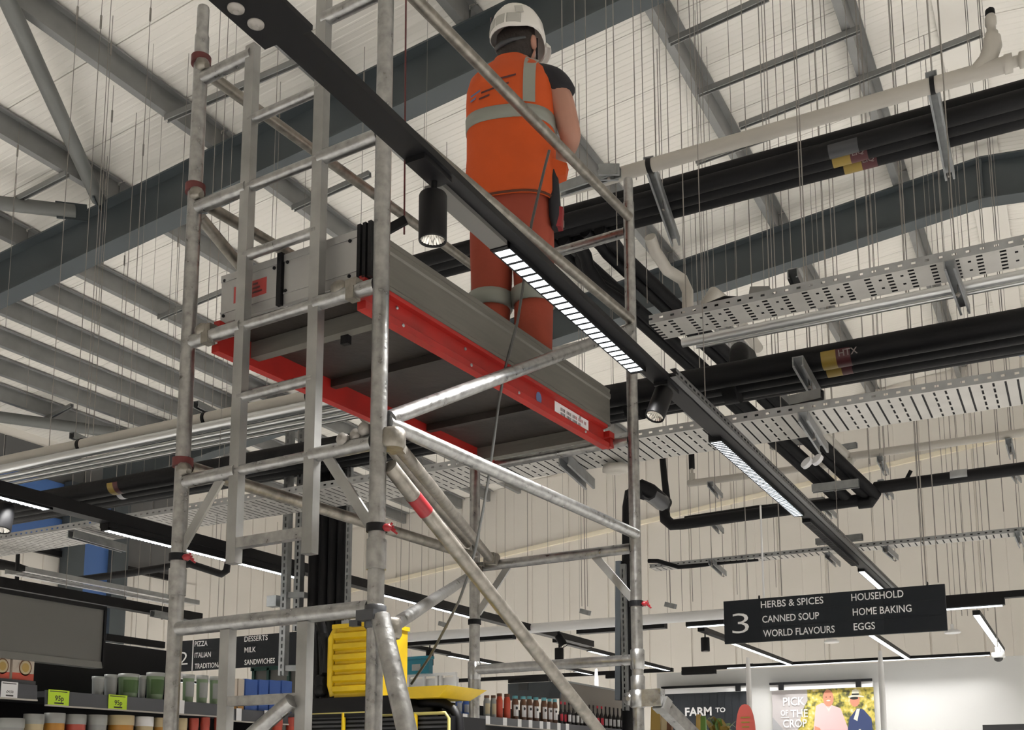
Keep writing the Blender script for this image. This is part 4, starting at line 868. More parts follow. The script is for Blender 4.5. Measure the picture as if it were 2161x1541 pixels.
for s in (1, -1):
    MB().loft([[B(s*.095+w*math.cos(2*PI*i/20), .010+w*1.03*math.sin(2*PI*i/20), z) for i in range(20)] for w, z in ((.085, .425), (.094, .428), (.097, .46), (.099, .49), (.086, .493))], False).build('knee_band', 'silver', per)
    bt = MB(); bt.loft([[B(s*.098+w*math.cos(2*PI*i/16), y0+l*math.sin(2*PI*i/16), z) for i in range(16)] for w, l, y0, z in ((.05, .14, .05, .001), (.054, .145, .05, .02), (.05, .135, .045, .05), (.045, .08, .01, .09), (.046, .06, -.01, .13))]); bt.build('boot', 'shirt', per)
pk = MB(); pk.loft([[B(.195+a*math.cos(2*PI*i/10), -.02+b*math.sin(2*PI*i/10), z) for i in range(10)] for a, b, z in ((.008, .02, 1.03), (.018, .04, .97), (.026, .05, .86), (.024, .045, .80), (.012, .03, .75))]); pk.build('tool_pouch', 'shirt', per)
MB().hexa([B(.185, -.05, .97), B(.245, -.03, .985), B(.24, .02, .985), B(.185, .02, .97), B(.185, -.05, 1.06), B(.252, -.03, 1.035), B(.25, .02, 1.035), B(.185, .02, 1.06)]).build('vest_pocket', 'hiviz', per)
MB().hexa([B(.205, -.04, .75), B(.225, -.03, .75), B(.225, .01, .75), B(.205, .01, .75), B(.205, -.04, .84), B(.23, -.03, .84), B(.23, .01, .84), B(.205, .01, .84)]).build('pliers_grip', 'redp', per)
# cable trailing down from the worker
cb_ = MB().path([at(*p_, d=d_) for p_, d_ in (((1159, 318), 4.18), ((1150, 352), 4.16), ((1136, 410), 4.15), ((1122, 470), 4.14), ((1112, 540), 4.13), ((1103, 610), 4.11), ((1092, 680), 4.07), ((1080, 725), 3.93), ((1068, 770), 3.93), ((1060, 810), 3.96), ((1052, 855), 3.98), ((1042, 930), 4.0), ((1031, 1010), 4.02), ((1018, 1085), 4.04), ((1002, 1165), 4.05), ((988, 1215), 4.06), ((968, 1270), 4.1), ((940, 1325), 4.15), ((908, 1385), 4.2), ((868, 1444), 4.25))], .0056, 8).build('power_cable', mat('grey_cable', (.06, .06, .058), .3))
tag(cb_, 'long thin cable trailing from the worker over the toe board down to the yellow machine', 'cable')
# ------------------------------------------------------------------ strut frames carrying the black risers
def slotted_post(px_, py0, py1, Y, w, name, parent):
    a_, b_ = at(px_, py0, y=Y), at(px_, py1, y=Y); x_ = (a_.x+b_.x)/2; zb, zt_ = b_.z, a_.z; n = int((zt_-zb)/.05)
    rows = [zb+.05*i+c for i in range(n) for c in (0, .03)]+[zt_]; mb = MB()
    mb.plate((x_-w/2, Y, 0), X3, Z3, [0, w*.36, w*.64, w], rows, .001, lambda i, j: i == 1 and j % 2 == 0)
    mb.box((x_-w/2-.002, Y, zb), (x_-w/2, Y+w, zt_)); mb.box((x_+w/2, Y, zb), (x_+w/2+.002, Y+w, zt_)); mb.box((x_-w/2, Y+w-.002, zb), (x_-w*.22, Y+w, zt_)); mb.box((x_+w*.22, Y+w-.002, zb), (x_+w/2, Y+w, zt_))
    return mb.build(name, 'galv2', parent)
YR = LB.y+.16
rf = thing('slotted_riser_support', at(640, 1430, y=YR), 'slotted steel strut frame standing left of the black riser pipes', 'frame')
slotted_post(601, 892, 1425, YR, .05, 'strut_post', rf); slotted_post(630, 892, 1330, YR+.02, .05, 'strut_post', rf); slotted_post(734, 950, 1310, YR+.05, .03, 'strut_post', rf)
for py_ in (893, 988, 1035, 1255, 1410):
    a_, b_ = at(592, py_, y=YR), at(640, py_, y=YR); MB().bar(a_+Y3*.03, b_+Y3*.03, .041, .041).build('strut_rail', 'galv2', rf)
a_ = at(575, 1272, y=YR); MB().box((a_.x-.04, YR-.02, a_.z-.03), (a_.x+.05, YR+.05, a_.z+.05)).build('strut_bracket', 'galv2', rf)
rz = thing('riser_pipes', at(692, 1420, y=YR), 'bank of tall black insulated riser pipes left of the near upright', 'pipes')
for px_, r_ in ((664, .042), (685, .037), (704, .037), (722, .034)):
    x_ = xat(px_, YR+.12, 3.3); MB().tube((x_, YR+.12, .1), (x_, YR+.12, LB.z), r_, 18).build('insulated_pipe', 'rubber', rz)
rf2 = thing('slotted_riser_support', at(1310, 1480, y=8.5), 'bluish steel strut post left of the thick riser beside the right upright', 'frame')
slotted_post(1316, 1190, 1500, 8.5, .045, 'strut_post', rf2); MB().bar(at(1307, 1185, y=8.55), at(1306, 1478, y=8.55), .05, .06, (0, 1, 0)).build('backing_channel', mat('blue_grey', (.17, .2, .24), .4, .3), rf2)
a_ = at(1300, 968, y=T2Y.y+.36); t = thing('ceiling_speaker', a_, 'pale faceted disc hanging under the wide tray left of the right upright', 'speaker')
MB().lathe((a_.x, a_.y, T2Y.z-.005), [(.012, 0), (.012, -.02), (.085, -.022), (.09, -.05), (.06, -.062), (.03, -.066)], 8).build('disc', 'plastic', t)
P = at(2107, 1388, y=13.5); t = thing('dome_camera', P, 'small white dome camera below the far strip at the right edge', 'camera')
MB().lathe(P, [(.03, .12), (.03, .06), (.07, .055), (.075, 0), (.07, -.005)], 16).build('mount', 'white', t); MB().tube(P+Z3*.1, (P.x, P.y, roofz(P.x)-.003), .006, 6).build('drop_rod', 'rod', t); MB().lathe(P, [(.05, -.006), (.045, -.03), (.02, -.048), (.004, -.05)], 14).build('dome', 'dark', t)
for px_, py_, lab in ((1755, 1355, 'under the lower edge of the aisle 3 sign'), (2010, 1335, 'right of the aisle 3 sign')):
    P = at(px_, py_, y=14); t = thing('ceiling_detector', P, 'small pale detector dome ' + lab, 'detector'); MB().lathe(P, [(.02, .1), (.02, .03), (.07, .03), (.1, .0), (.09, -.012)], 14).build('body', 'white', t); MB().tube(P+Z3*.09, (P.x, P.y, roofz(P.x)-.003), .004, 6).build('drop_rod', 'rod', t)
# ------------------------------------------------------------------ hanging aisle signs
def put(s, p0, p1, Y, cap, parent, bold=.0, m='ink'):      # lettering between two seen points on the sign face
    a_, b_ = at(*p0, y=Y), at(*p1, y=Y); mb = text_mb(s, 1, (0, 0, 0), X3, Z3, bold)
    xs = [v.x for v in mb.v]; zs = [v.z for v in mb.v]; w = (b_.x-a_.x)/(max(xs)-min(xs)); h = cap/(max(zs)-min(zs)); z0 = min(zs)
    mb.v = [V((a_.x+(v.x-min(xs))*w, Y-.002, a_.z+(v.z-z0)*h)) for v in mb.v]
    return mb.build('lettering', m, parent, fix=False)
Y3S = 8.48
s3 = thing('aisle_sign', (-1.7, Y3S, 2.67), 'dark hanging sign for aisle 3 listing herbs, soup, household and eggs', 'sign')
MB().box((-2.552, Y3S, 2.668), (-.848, Y3S+.03, 3.022)).build('board', 'sign', s3)
M['sign2'] = mat('sign_slats', (.013, .017, .022), .4, spec=.3)
for k in range(3): MB().box((-2.24, Y3S-.0015, 2.672+.117*k), (-1.30, Y3S, 2.672+.117*k+.113)).build('name_slat', 'sign2', s3)
for k in range(3): MB().box((-1.296, Y3S-.0015, 2.672+.117*k), (-.855, Y3S, 2.672+.117*k+.113)).build('name_slat', 'sign', s3)
put('3', (1546, 1338), (1581, 1334), Y3S-.002, .165, s3, -.012)
for x_ in (-2.35, -1.0): MB().tube((x_, Y3S+.02, 3.02), (x_, Y3S+.02, roofz(x_)-.003), .003, 6).build('hanging_wire', 'rod', s3)
for s, p0, p1 in (('HERBS & SPICES', (1606, 1284), (1738, 1275)), ('CANNED SOUP', (1609, 1315), (1729, 1306)), ('WORLD FLAVOURS', (1611, 1345), (1762, 1336)), ('HOUSEHOLD', (1797, 1269), (1907, 1260)), ('HOME BAKING', (1800, 1300), (1924, 1291)), ('EGGS', (1802, 1331), (1847, 1328))): put(s, p0, p1, Y3S-.002, .057, s3, .010)
for px_ in (1601, 1958): a_ = at(px_, 1262, y=Y3S); MB().lathe((a_.x, Y3S+.015, 3.022), [(.008, 0), (.008, .02), (.003, .03)], 8).build('eyelet', 'black', s3)
Y2S = 9.4
s2 = thing('aisle_sign', (-8.7, Y2S, 2.86), 'dark hanging sign for aisle 2 half hidden behind the ladder frame', 'sign')
zs_ = [at(375, 1354, y=Y2S).z, at(375, 1418, y=Y2S).z]
x0, x1 = xat(362, Y2S, 3), xat(636, Y2S, 3)
MB().box((x0, Y2S, zs_[1]), (x1, Y2S+.03, zs_[0])).build('board', 'sign', s2)
a_ = at(407, 1380, y=Y2S); MB().box((a_.x-.007, Y2S-.003, zs_[1]), (a_.x+.007, Y2S, zs_[0])).build('divider', 'ink', s2)
for k in range(3):
    z0 = zs_[1]+.004+(zs_[0]-zs_[1])/3*k
    MB().box((a_.x+.01, Y2S-.0015, z0), (xat(500, Y2S, 3), Y2S, z0+(zs_[0]-zs_[1])/3-.008)).build('name_slat', 'sign2', s2)
for x_ in (x0+.15, x1-.15): MB().tube((x_, Y2S+.015, zs_[0]-.002), (x_, Y2S+.015, roofz(x_)-.003), .003, 6).build('hanging_wire', 'rod', s2)
put('2', (377, 1404), (396, 1402), Y2S-.002, .155, s2, -.01)
for s, p0, p1 in (('PIZZA', (411, 1365), (438, 1363)), ('ITALIAN', (411, 1389), (445, 1386)), ('TRADITIONAL', (411, 1412), (471, 1407)), ('DESSERTS', (516, 1355), (565, 1350)), ('MILK', (516, 1378), (540, 1376)), ('SANDWICHES', (516, 1404), (580, 1399))): put(s, p0, p1, Y2S-.002, .062, s2, .010)
# ------------------------------------------------------------------ far wall boards and poster
YW = YP-.02
def board(name, px0, py0, px1, py1, Y, m, lab, cat, th=.03):
    a_, b_ = at(px0, py0, y=Y), at(px1, py0, y=Y); zt_ = a_.z; zb = at(px0, py1, y=Y).z
    t = thing(name, ((a_.x+b_.x)/2, Y, zb), lab, cat); MB().box((a_.x, Y, zb), (b_.x, Y+th, zt_)).build('board', m, t); return t, a_.x, b_.x, zb, zt_
t, xa, xb, zb, zt_ = board('feature_wall', 1392, 1457, 1576, 1700, YW-.03, mat('slate_board', (.022, .028, .036), .5), 'dark slate wall board lettered FARM TO beyond the right upright', 'board')
for k in range(12):
    x_ = xa+(xb-xa)*k/12; MB().box((x_+.004, YW-.034, zb), (x_+(xb-xa)/12-.004, YW-.03, zt_)).build('plank', mat('slate_plank', (.020, .025, .032), .5) if k == 0 else bpy.data.materials['slate_plank'], t)
put('FARM', (1446, 1512), (1502, 1509), YW-.04, .135, t, .03); put('TO', (1510, 1504), (1531, 1503), YW-.04, .075, t, .03)
pl = thing('wall_poster', at(1735, 1541, y=YW), 'tall poster of two people in a garden reading PICK OF THE CROP', 'poster')
pa, pb = at(1628, 1452, y=YW-.03), at(1842, 1438, y=YW-.03); pz = pa.z; pzb = 1.1
pm = bpy.data.materials.new('poster_foliage'); pm.use_nodes = True; nt = pm.node_tree; b = nt.nodes['Principled BSDF']; b.inputs['Roughness'].default_value = .5
tc = nd(nt, 'ShaderNodeTexCoord'); n1 = nd(nt, 'ShaderNodeTexNoise'); n1.inputs['Scale'].default_value = 13; n1.inputs['Detail'].default_value = 6; nt.links.new(tc.outputs['Object'], n1.inputs['Vector'])
cr = nd(nt, 'ShaderNodeValToRGB'); el = cr.color_ramp.elements; el[0].position = .30; el[0].color = (.05, .045, .03, 1); el[1].position = .72; el[1].color = (.75, .68, .45, 1)
for p_, c_ in ((.42, (.16, .16, .05, 1)), (.52, (.50, .42, .08, 1)), (.6, (.62, .5, .12, 1))): e2 = el.new(p_); e2.color = c_
nt.links.new(n1.outputs[0], cr.inputs[0]); nt.links.new(cr.outputs[0], b.inputs['Base Color']); M['foliage'] = pm
MB().box((pa.x, YW-.03, pzb), (pb.x, YW-.01, pz)).build('print', 'foliage', pl)
PW = pb.x-pa.x
def flat(pts, m, k, name='printed_shape'):      # flat printed colour area; (u, v) in poster widths from its top left
    MB().add([(pa.x+u*PW, YW-.03-.0008*k, pz-v*PW) for u, v in pts], [tuple(range(len(pts)))]).build(name, m, pl)
def ell(cu, cv, ru, rv, n=18): return [(cu+ru*math.cos(2*PI*i/n), cv+rv*math.sin(2*PI*i/n)) for i in range(n)]
for nm, c_ in (('p_sky', (.45, .42, .42)), ('p_skin', (.62, .26, .17)), ('p_pink', (.72, .48, .48)), ('p_navy', (.04, .06, .15)), ('p_hat', (.75, .72, .6)), ('p_red', (.5, .1, .09)), ('p_wheat', (.55, .45, .12))): M[nm] = mat(nm, c_, .5)
flat([(0, 0), (.36, 0), (.36, .14), (.30, .25), (.26, .42), (.14, .62), (0, .75)], 'p_sky', 1)
flat([(0, .30), (.10, .42), (.16, .7), (.12, 1.2), (0, 1.2)], mat('p_stone', (.33, .33, .34), .5), 2)
flat([(.44, .20), (.50, .17), (.58, .19), (.68, .23), (.74, .42), (.75, .70), (.78, 1.0), (.42, 1.0), (.43, .66), (.40, .48)], 'p_pink', 3)
flat(ell(.565, .125, .052, .085), 'p_skin', 4); flat(ell(.565, .15, .02, .007), 'p_hat', 5); flat(ell(.545, .115, .006, .005), 'dark', 5); flat(ell(.585, .115, .006, .005), 'dark', 5)
flat([(.54, .21), (.565, .26), (.59, .21), (.565, .23)], 'p_hat', 5)
flat([(.42, .40), (.47, .42), (.50, .50), (.60, .46), (.60, .50), (.50, .56), (.43, .62), (.40, .55)], 'p_skin', 5); flat([(.47, .50), (.56, .50), (.56, .64), (.49, .64)], 'p_red', 6)
flat([(.76, .33), (.84, .23), (.90, .25), (.97, .34), (.985, .62), (.98, 1.0), (.80, 1.0), (.79, .62), (.74, .45)], 'p_navy', 4)
flat([(.80, .34), (.835, .24), (.865, .24), (.835, .36)], 'p_hat', 5)
flat(ell(.82, .15, .048, .07), 'p_skin', 5); flat(ell(.815, .135, .04, .014), 'dark', 6); flat([(.76, .115), (.79, .105), (.80, .055), (.83, .045), (.86, .06), (.865, .105), (.91, .12), (.91, .13), (.83, .122), (.76, .13)], 'p_hat', 6); flat([(.795, .09), (.862, .09), (.863, .104), (.793, .104)], 'dark', 7)
flat([(.835, .55), (.845, .44), (.865, .44), (.875, .55), (.868, .55), (.86, .46), (.85, .46), (.842, .55)], 'p_hat', 6)
YT = YW-.04
put('PICK', (1653, 1490), (1698, 1487), YT, .125, pl, .005); put('OF', (1648, 1511), (1663, 1510), YT, .085, pl, .01); put('THE', (1669, 1514), (1705, 1511), YT, .11, pl, .005); put('CROP', (1653, 1536), (1703, 1533), YT, .12, pl, .005)
a_ = at(1648, 1514, y=YT); MB().box((a_.x, YT-.002, a_.z-.008), (a_.x+.12, YT, a_.z)).build('underline', 'ink', pl)
for nm, p0, p1, lab, cl in (('picture_rail', (1624, 1444), (1840, 1431), 'black rail with two clips above the garden poster', (1648, 1811)), ('picture_rail', (1396, 1452), (1574, 1444), 'black rail with a clip above the slate board', (1557,))):
    a_, b_ = at(*p0, y=YW-.1), at(*p1, y=YW-.1); b_.z = a_.z
    t = thing(nm, a_.lerp(b_, .5), lab, 'rail'); MB().bar(a_, b_, .04, .035).build('rail', 'black', t); MB().box((a_.x, YW-.085, a_.z-.10), (b_.x, YW-.01, a_.z-.02)).build('backing_strip', 'white', t)
    for c_ in cl: x_ = xat(c_, YW-.12, a_.z); MB().box((x_-.035, YW-.14, a_.z-.10), (x_+.035, YW-.09, a_.z+.01)).build('clip', 'black', t)
for px_, py_, Y, lab in ((1578, 1388, 12., 'slim white post left of the garden poster'), (1857, 1374, 11.5, 'slim white post right of the garden poster'), (1258, 1412, 13, 'slim white post behind the long brace and the right upright')):
    a_ = at(px_, py_, y=Y); mb = MB().lathe((a_.x, a_.y, 0), [(.09, 0), (.09, .01), (.03, .02), (.03, a_.z-.15), (.016, a_.z)], 14); tag(mb.build('white_post', 'white'), lab, 'post')
a_ = at(1574, 1560, y=11.2); t = thing('oval_sign', a_, 'red rounded sign board leaning up before the slate board', 'sign')
ov = [(a_.x+.105*math.copysign(abs(math.cos(x))**.8, math.cos(x)), 11.2, a_.z+.05+.32*math.sin(x)) for x in [2*PI*i/28 for i in range(28)]]
mb = MB(); mb.add(ov+[(x, y+.02, z) for x, y, z in ov], [tuple(range(28)), tuple(range(55, 27, -1))]+[(i, (i+1) % 28, 28+(i+1) % 28, 28+i) for i in range(28)]); mb.build('board', mat('coral_board', (.55, .10, .08), .5), t)
for k in range(5): MB().box((a_.x-.05+.006*k, 11.197, a_.z+.22-.05*k), (a_.x+.05-.004*k, 11.1985, a_.z+.235-.05*k)).build('printed_line', 'warn', t)
MB().box((a_.x-.01, 11.2, 0), (a_.x+.01, 11.22, a_.z-.2)).build('stake', 'white', t)
# ------------------------------------------------------------------ shelving at the left with tubs and boxes
X0 = at(200, 1495, d=5.5).x; zr0 = at(200, 1494, x=X0).z; zr1 = at(200, 1465, x=X0).z; ysh = lambda px_, x_=X0: yat(px_, x_, zr1)
g = thing('shelf_unit', (X0-.25, ysh(250), 0), 'dark supermarket shelving at the lower left with grey price rails', 'shelving')
bays = [(ysh(-80), ysh(78), .02), (ysh(97), ysh(476), 0), (ysh(490), ysh(655), -.02)]
for y0, y1, dz in bays:
    MB().box((X0-.45, y0, zr1+dz-.035), (X0-.008, y1, zr1+dz-.004)).build('shelf_board', 'shelf', g); MB().box((X0-.40, y0, 1.52+dz), (X0+.05, y1, 1.55+dz)).build('shelf_board', 'shelf', g)
    MB().hexa([(X0-.004, y0, zr0+dz), (X0+.006, y0, zr0+dz), (X0+.006, y1, zr0+dz), (X0-.004, y1, zr0+dz), (X0-.010, y0, zr1+dz), (X0, y0, zr1+dz), (X0, y1, zr1+dz), (X0-.010, y1, zr1+dz)]).build('price_rail', mat('price_rail', (.075, .078, .09), .35) if dz == .02 else bpy.data.materials['price_rail'], g)
    MB().box((X0-.004, y0, zr0+dz-.008), (X0+.010, y1, zr0+dz)).build('rail_lip', 'plastic', g)
    MB().box((X0-.50, y0, 0), (X0-.45, y1, zr1-.04 if dz < .02 else zr1+.2)).build('back_panel', 'black', g)
MB().box((X0-.50, ysh(60), zr1-.04), (X0-.45, yat(350, X0-.48, zr1+.2), at(346, 1373, x=X0-.45).z)).build('back_panel', 'black', g)
for y_ in (ysh(87), ysh(483)): MB().box((X0-.50, y_-.02, 0), (X0-.42, y_+.02, zr1-.02)).build('upright', 'black', g)
for px0, px1, py0, py1, m, s, k in ((0, 35, 1455, 1484, 'paper', '\u00a34.50', .02), (100, 144, 1459, 1488, 'lime', '95p', 0), (227, 266, 1468, 1497, 'lime', '95p', 0), (367, 387, 1475, 1501, 'paper', '', 0), (497, 508, 1481, 1506, 'paper', '', -.02), (556, 575, 1485, 1508, 'paper', '', -.02)):
    y0, y1 = ysh(px0), ysh(px1); zc, zd = zr1+k+.004, zr0+k-.004
    MB().box((X0+.008, y0, zd), (X0+.0095, y1, zc)).build('price_ticket', m, g, label='lime green price ticket' if m == 'lime' else 'white price ticket')
    if s:
        mb = text_mb(s, 1, (0, 0, 0), Y3, Z3, .02); w = (y1-y0); ys_ = [v.y for v in mb.v]; k2 = w*.42/(max(ys_)-min(ys_))
        mb.v = [V((X0+.010, y0+w*.32+(v.y-min(ys_))*k2, zd+.026+v.z*k2)) for v in mb.v]; mb.build('price', 'dark', g, fix=False)
        MB().box((X0+.0096, y0+w*.3, zd+.010), (X0+.0099, y0+w*.75, zd+.017)).build('printed_line', 'dark', g); MB().box((X0+.0096, y0+w*.06, zc-.010), (X0+.0099, y0+w*.9, zc-.006)).build('printed_line', 'dark', g)
XF = X0-.02; fa, fb = at(-60, 1246, x=XF), at(219, 1288, x=XF); zlo = at(219, 1398, x=XF).z
h = thing('fascia_board', ((XF), (fa.y+fb.y)/2, zlo), 'large blank grey fascia board over the shelf at the lower left', 'board')
MB().hexa([(XF-.03, fa.y, zlo), (XF, fa.y, zlo), (XF, fb.y, zlo), (XF-.03, fb.y, zlo), (XF-.03, fa.y, fb.z), (XF, fa.y, fb.z), (XF, fb.y, fb.z), (XF-.03, fb.y, fb.z)]).build('panel', 'panelg', h)
MB().hexa([(XF-.05, fa.y, zlo-.035), (XF+.015, fa.y, zlo-.035), (XF+.015, fb.y, zlo-.035), (XF-.05, fb.y, zlo-.035), (XF-.05, fa.y, zlo), (XF+.005, fa.y, zlo), (XF+.005, fb.y, zlo), (XF-.05, fb.y, zlo)]).build('bottom_lip', mat('lip_grey', (.16, .16, .15), .5), h)
MB().box((XF-.05, fb.y, zlo-.03), (XF+.012, fb.y+.012, fb.z+.01)).build('end_trim', 'black', h); MB().box((XF-.05, fa.y, fb.z), (XF+.012, fb.y+.01, fb.z+.02)).build('top_trim', 'black', h)
for nm, c_ in (('tub_clear', (.27, .28, .275)), ('tub_green', (.17, .24, .14)), ('herb', (.04, .09, .02)), ('cream', (.50, .41, .25)), ('amber', (.45, .21, .035)), ('tomato', (.42, .07, .05)), ('lid', (.33, .34, .33)), ('boxblue', (.03, .09, .33)), ('boxred', (.5, .07, .04)), ('boxbeige', (.52, .45, .38)), ('brown', (.14, .06, .03)), ('glassdark', (.012, .009, .009)), ('capred', (.6, .02, .05)), ('sauce', (.5, .06, .025)), ('tealcap', (.12, .38, .45)), ('gold', (.42, .28, .08)), ('leaf', (.1, .2, .03))): M[nm] = mat(nm, c_, .4)  # clear and green tubs and lids darkened to hold the shelf's shade
def tub(px0, px1, py0, base, x_, body, lid, lab, group, label='paper', h=None):
    pc = (px0+px1)/2; y_ = yat(pc, x_, base); P = V((x_, y_, base)); dpt = (P-CAM).dot(FW); r = (px1-px0)/2*dpt/F
    h = h or max(.05, at(pc, py0, x=x_).z-base); t = thing('tub', P, lab, 'tub', group)
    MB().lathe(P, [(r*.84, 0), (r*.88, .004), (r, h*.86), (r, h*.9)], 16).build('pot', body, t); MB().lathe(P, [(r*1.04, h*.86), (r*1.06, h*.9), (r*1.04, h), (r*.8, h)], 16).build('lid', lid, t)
    mb = MB(); vs_ = []
    for i in range(9):
        a = -1.25+i*.25; vs_ += [P+V((math.cos(a)*r*.96, math.sin(a)*r*.96, h*.2)), P+V((math.cos(a)*r*1.012, math.sin(a)*r*1.012, h*.74))]
    mb.add(vs_, [(2*i, 2*i+2, 2*i+3, 2*i+1) for i in range(8)], True); mb.build('label', label, t); return t
def carton(px0, px1, py0, base, x_, m1, m2, lab, group, pic=False, dp=.05):
    y0, y1 = yat(px0, x_, base), yat(px1, x_, base); h = at((px0+px1)/2, py0, x=x_).z-base; t = thing('carton', (x_-dp/2, (y0+y1)/2, base), lab, 'box', group); e = (y1-y0)*.02
    MB().box((x_-dp, y0+e, base), (x_, y1-e, base+h)).build('box', m1, t); MB().box((x_, y0+e, base), (x_+.001, y1-e, base+h*.3)).build('band', m2, t)
    if pic:
        c_ = ((y0+y1)/2+.01, base+h*.55)
        for rr, mm, q in ((.36, 'brown', 1), (.30, 'cream', 2), (.2, 'gold', 3)): mb = MB(); mb.add([(x_+.001*q, c_[0]+h*rr*.9*math.cos(2*PI*i/16), c_[1]+h*rr*math.sin(2*PI*i/16)) for i in range(16)], [tuple(range(16))]); mb.build('printed_bowl', mm, t)
    return t
bz = zr1+.0
zc_ = at(50, 1436, x=X0-.03).z
MB().box((X0-.30, ysh(-20), zr1+.016), (X0-.012, ysh(78), zc_-.001)).build('shelf_riser', 'shelf', g)
carton(-22, 20, 1384, zc_, X0-.03, 'boxbeige', 'boxred', 'pale and red carton with a bowl picture, cut off by the left edge', 'bowl cartons', True)
carton(24, 71, 1387, zc_, X0-.03, 'boxbeige', 'boxred', 'pale and red carton with a bowl picture, the whole one at the left', 'bowl cartons', True)
for i, a in enumerate(((193, 218, 1428, 'tub_clear', 'leftmost grey tub of the top shelf, seen from the side'), (219, 245, 1424, 'tub_clear', 'plain grey tub second from the left on the top shelf'), (249, 290, 1423, 'tub_green', 'green tub with herb print left of the left upright'), (290, 306, 1426, 'tub_clear', 'narrow clear tub between two green ones'), (308, 344, 1420, 'tub_green', 'green tub touching the left upright on the top shelf'))):
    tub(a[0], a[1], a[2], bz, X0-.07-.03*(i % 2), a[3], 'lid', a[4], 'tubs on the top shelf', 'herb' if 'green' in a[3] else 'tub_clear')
for i, (a, b) in enumerate(((356, 378), (384, 408), (413, 437), (441, 465))):
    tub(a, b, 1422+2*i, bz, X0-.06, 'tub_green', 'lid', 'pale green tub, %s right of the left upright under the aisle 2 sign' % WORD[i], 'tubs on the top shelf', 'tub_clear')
for i, (a, b) in enumerate(((484, 499), (501, 514), (516, 542), (545, 565), (567, 591), (593, 615))):
    carton(a, b, 1432+i, bz-.02, X0-.03, 'boxblue' if i > 1 else 'boxbeige', 'boxblue' if i > 1 else 'amber', '%s carton, %s in the row of blue boxes seen through the ladder frame' % ('blue' if i > 1 else 'tan and blue', WORD[i]), 'cartons seen through the ladder frame')
b2 = 1.552; X2 = X0-.0
for i, a in enumerate(((-14, 40, 1516, 'tub_clear', 'lid', 'tub_clear'), (42, 82, 1507, 'cream', 'lid', 'amber'), (86, 127, 1505, 'amber', 'lid', 'paper'), (131, 172, 1508, 'tomato', 'lid', 'paper'), (177, 217, 1509, 'tub_clear', 'lid', 'cream'), (222, 274, 1510, 'amber', 'cream', 'amber'), (279, 316, 1513, 'cream', 'paper', 'paper'), (319, 345, 1515, 'amber', 'cream', 'cream'))):
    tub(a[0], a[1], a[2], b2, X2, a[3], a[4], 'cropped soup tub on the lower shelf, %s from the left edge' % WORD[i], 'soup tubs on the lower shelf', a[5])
for i, (a, b) in enumerate(((366, 389), (393, 413), (417, 437), (447, 468), (570, 592), (600, 620))):
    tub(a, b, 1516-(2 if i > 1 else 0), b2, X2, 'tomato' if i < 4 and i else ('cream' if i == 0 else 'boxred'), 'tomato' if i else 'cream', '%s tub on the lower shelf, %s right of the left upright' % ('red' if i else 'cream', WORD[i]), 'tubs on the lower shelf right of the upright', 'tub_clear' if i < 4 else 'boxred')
# cabinet and bright rail behind the boxes
t, xa, xb, zb, zt_ = board('cooler_cabinet', 535, 1412, 650, 1700, 9.9, 'panelg', 'grey chilled cabinet front with green frame behind the blue boxes', 'cabinet', .3)
M['green'] = mat('cabinet_green', (.02, .06, .05), .4)
MB().box((xa-.02, 9.87, zt_-.03), (xb+.02, 9.9, zt_+.04)).build('top_frame', 'green', t)
for px_ in (536, 567, 610, 645): x_ = xat(px_, 9.88, 3); MB().box((x_-.018, 9.87, zb), (x_+.018, 9.9, zt_)).build('mullion', 'green', t)
# lagged pipe and a see-through tray in front of the left wall
o = MB().path([at(-10, 1190, y=9.8), at(30, 1196, y=9.8), at(90, 1216, y=9.85), at(140, 1228, y=9.9), at(160, 1224, y=9.9), at(260, 1212, y=9.9), at(400, 1190, y=9.9), at(468, 1212, y=9.9), at(478, 1205, y=9.9), at(482, 1180, y=9.9), at(496, 1176, y=9.9), at(530, 1192, y=9.9)], [.085, .065, .06, .06, .045, .05, .05, .045, .045, .04, .03, .02], 14).build('lagged_pipe', 'rubber')
tag(o, 'black lagged pipe wandering low behind the left upright', 'pipe')
a_, b_ = at(10, 1212, x=-9.2), at(380, 1292, x=-9.2); n = 40; t = thing('narrow_tray', a_.lerp(b_, .5), 'pale bluish slotted tray over the grey fascia board', 'cable tray')
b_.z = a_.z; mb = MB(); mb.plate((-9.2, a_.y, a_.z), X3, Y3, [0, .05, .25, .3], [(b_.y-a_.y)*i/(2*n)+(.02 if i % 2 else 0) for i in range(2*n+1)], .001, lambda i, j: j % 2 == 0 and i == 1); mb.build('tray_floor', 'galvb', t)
MB().tube((-9.05, (a_.y+b_.y)/2, a_.z), (-9.05, (a_.y+b_.y)/2, roofz(-9.05)-.003), .004, 6).build('threaded_rod', 'rod', t)
for x_ in (-9.2, -8.9): MB().box((x_-.002, a_.y, a_.z), (x_+.002, b_.y, a_.z+.05)).build('side_lip', 'galv', t)
o = MB().tube(at(38, 1165, y=9.6), at(34, 1262, y=9.6), .028, 12).build('drop_pipe', 'rubber'); tag(o, 'short black vertical drop at the lower left before the pale wall', 'pipe')
a_, b_ = at(374, 1426, y=9.8), at(534, 1452, y=11); tag(MB().bar(a_, b_, .07, .06).build('light_rail', 'white'), 'bright white rail sloping under the aisle 2 sign', 'rail')
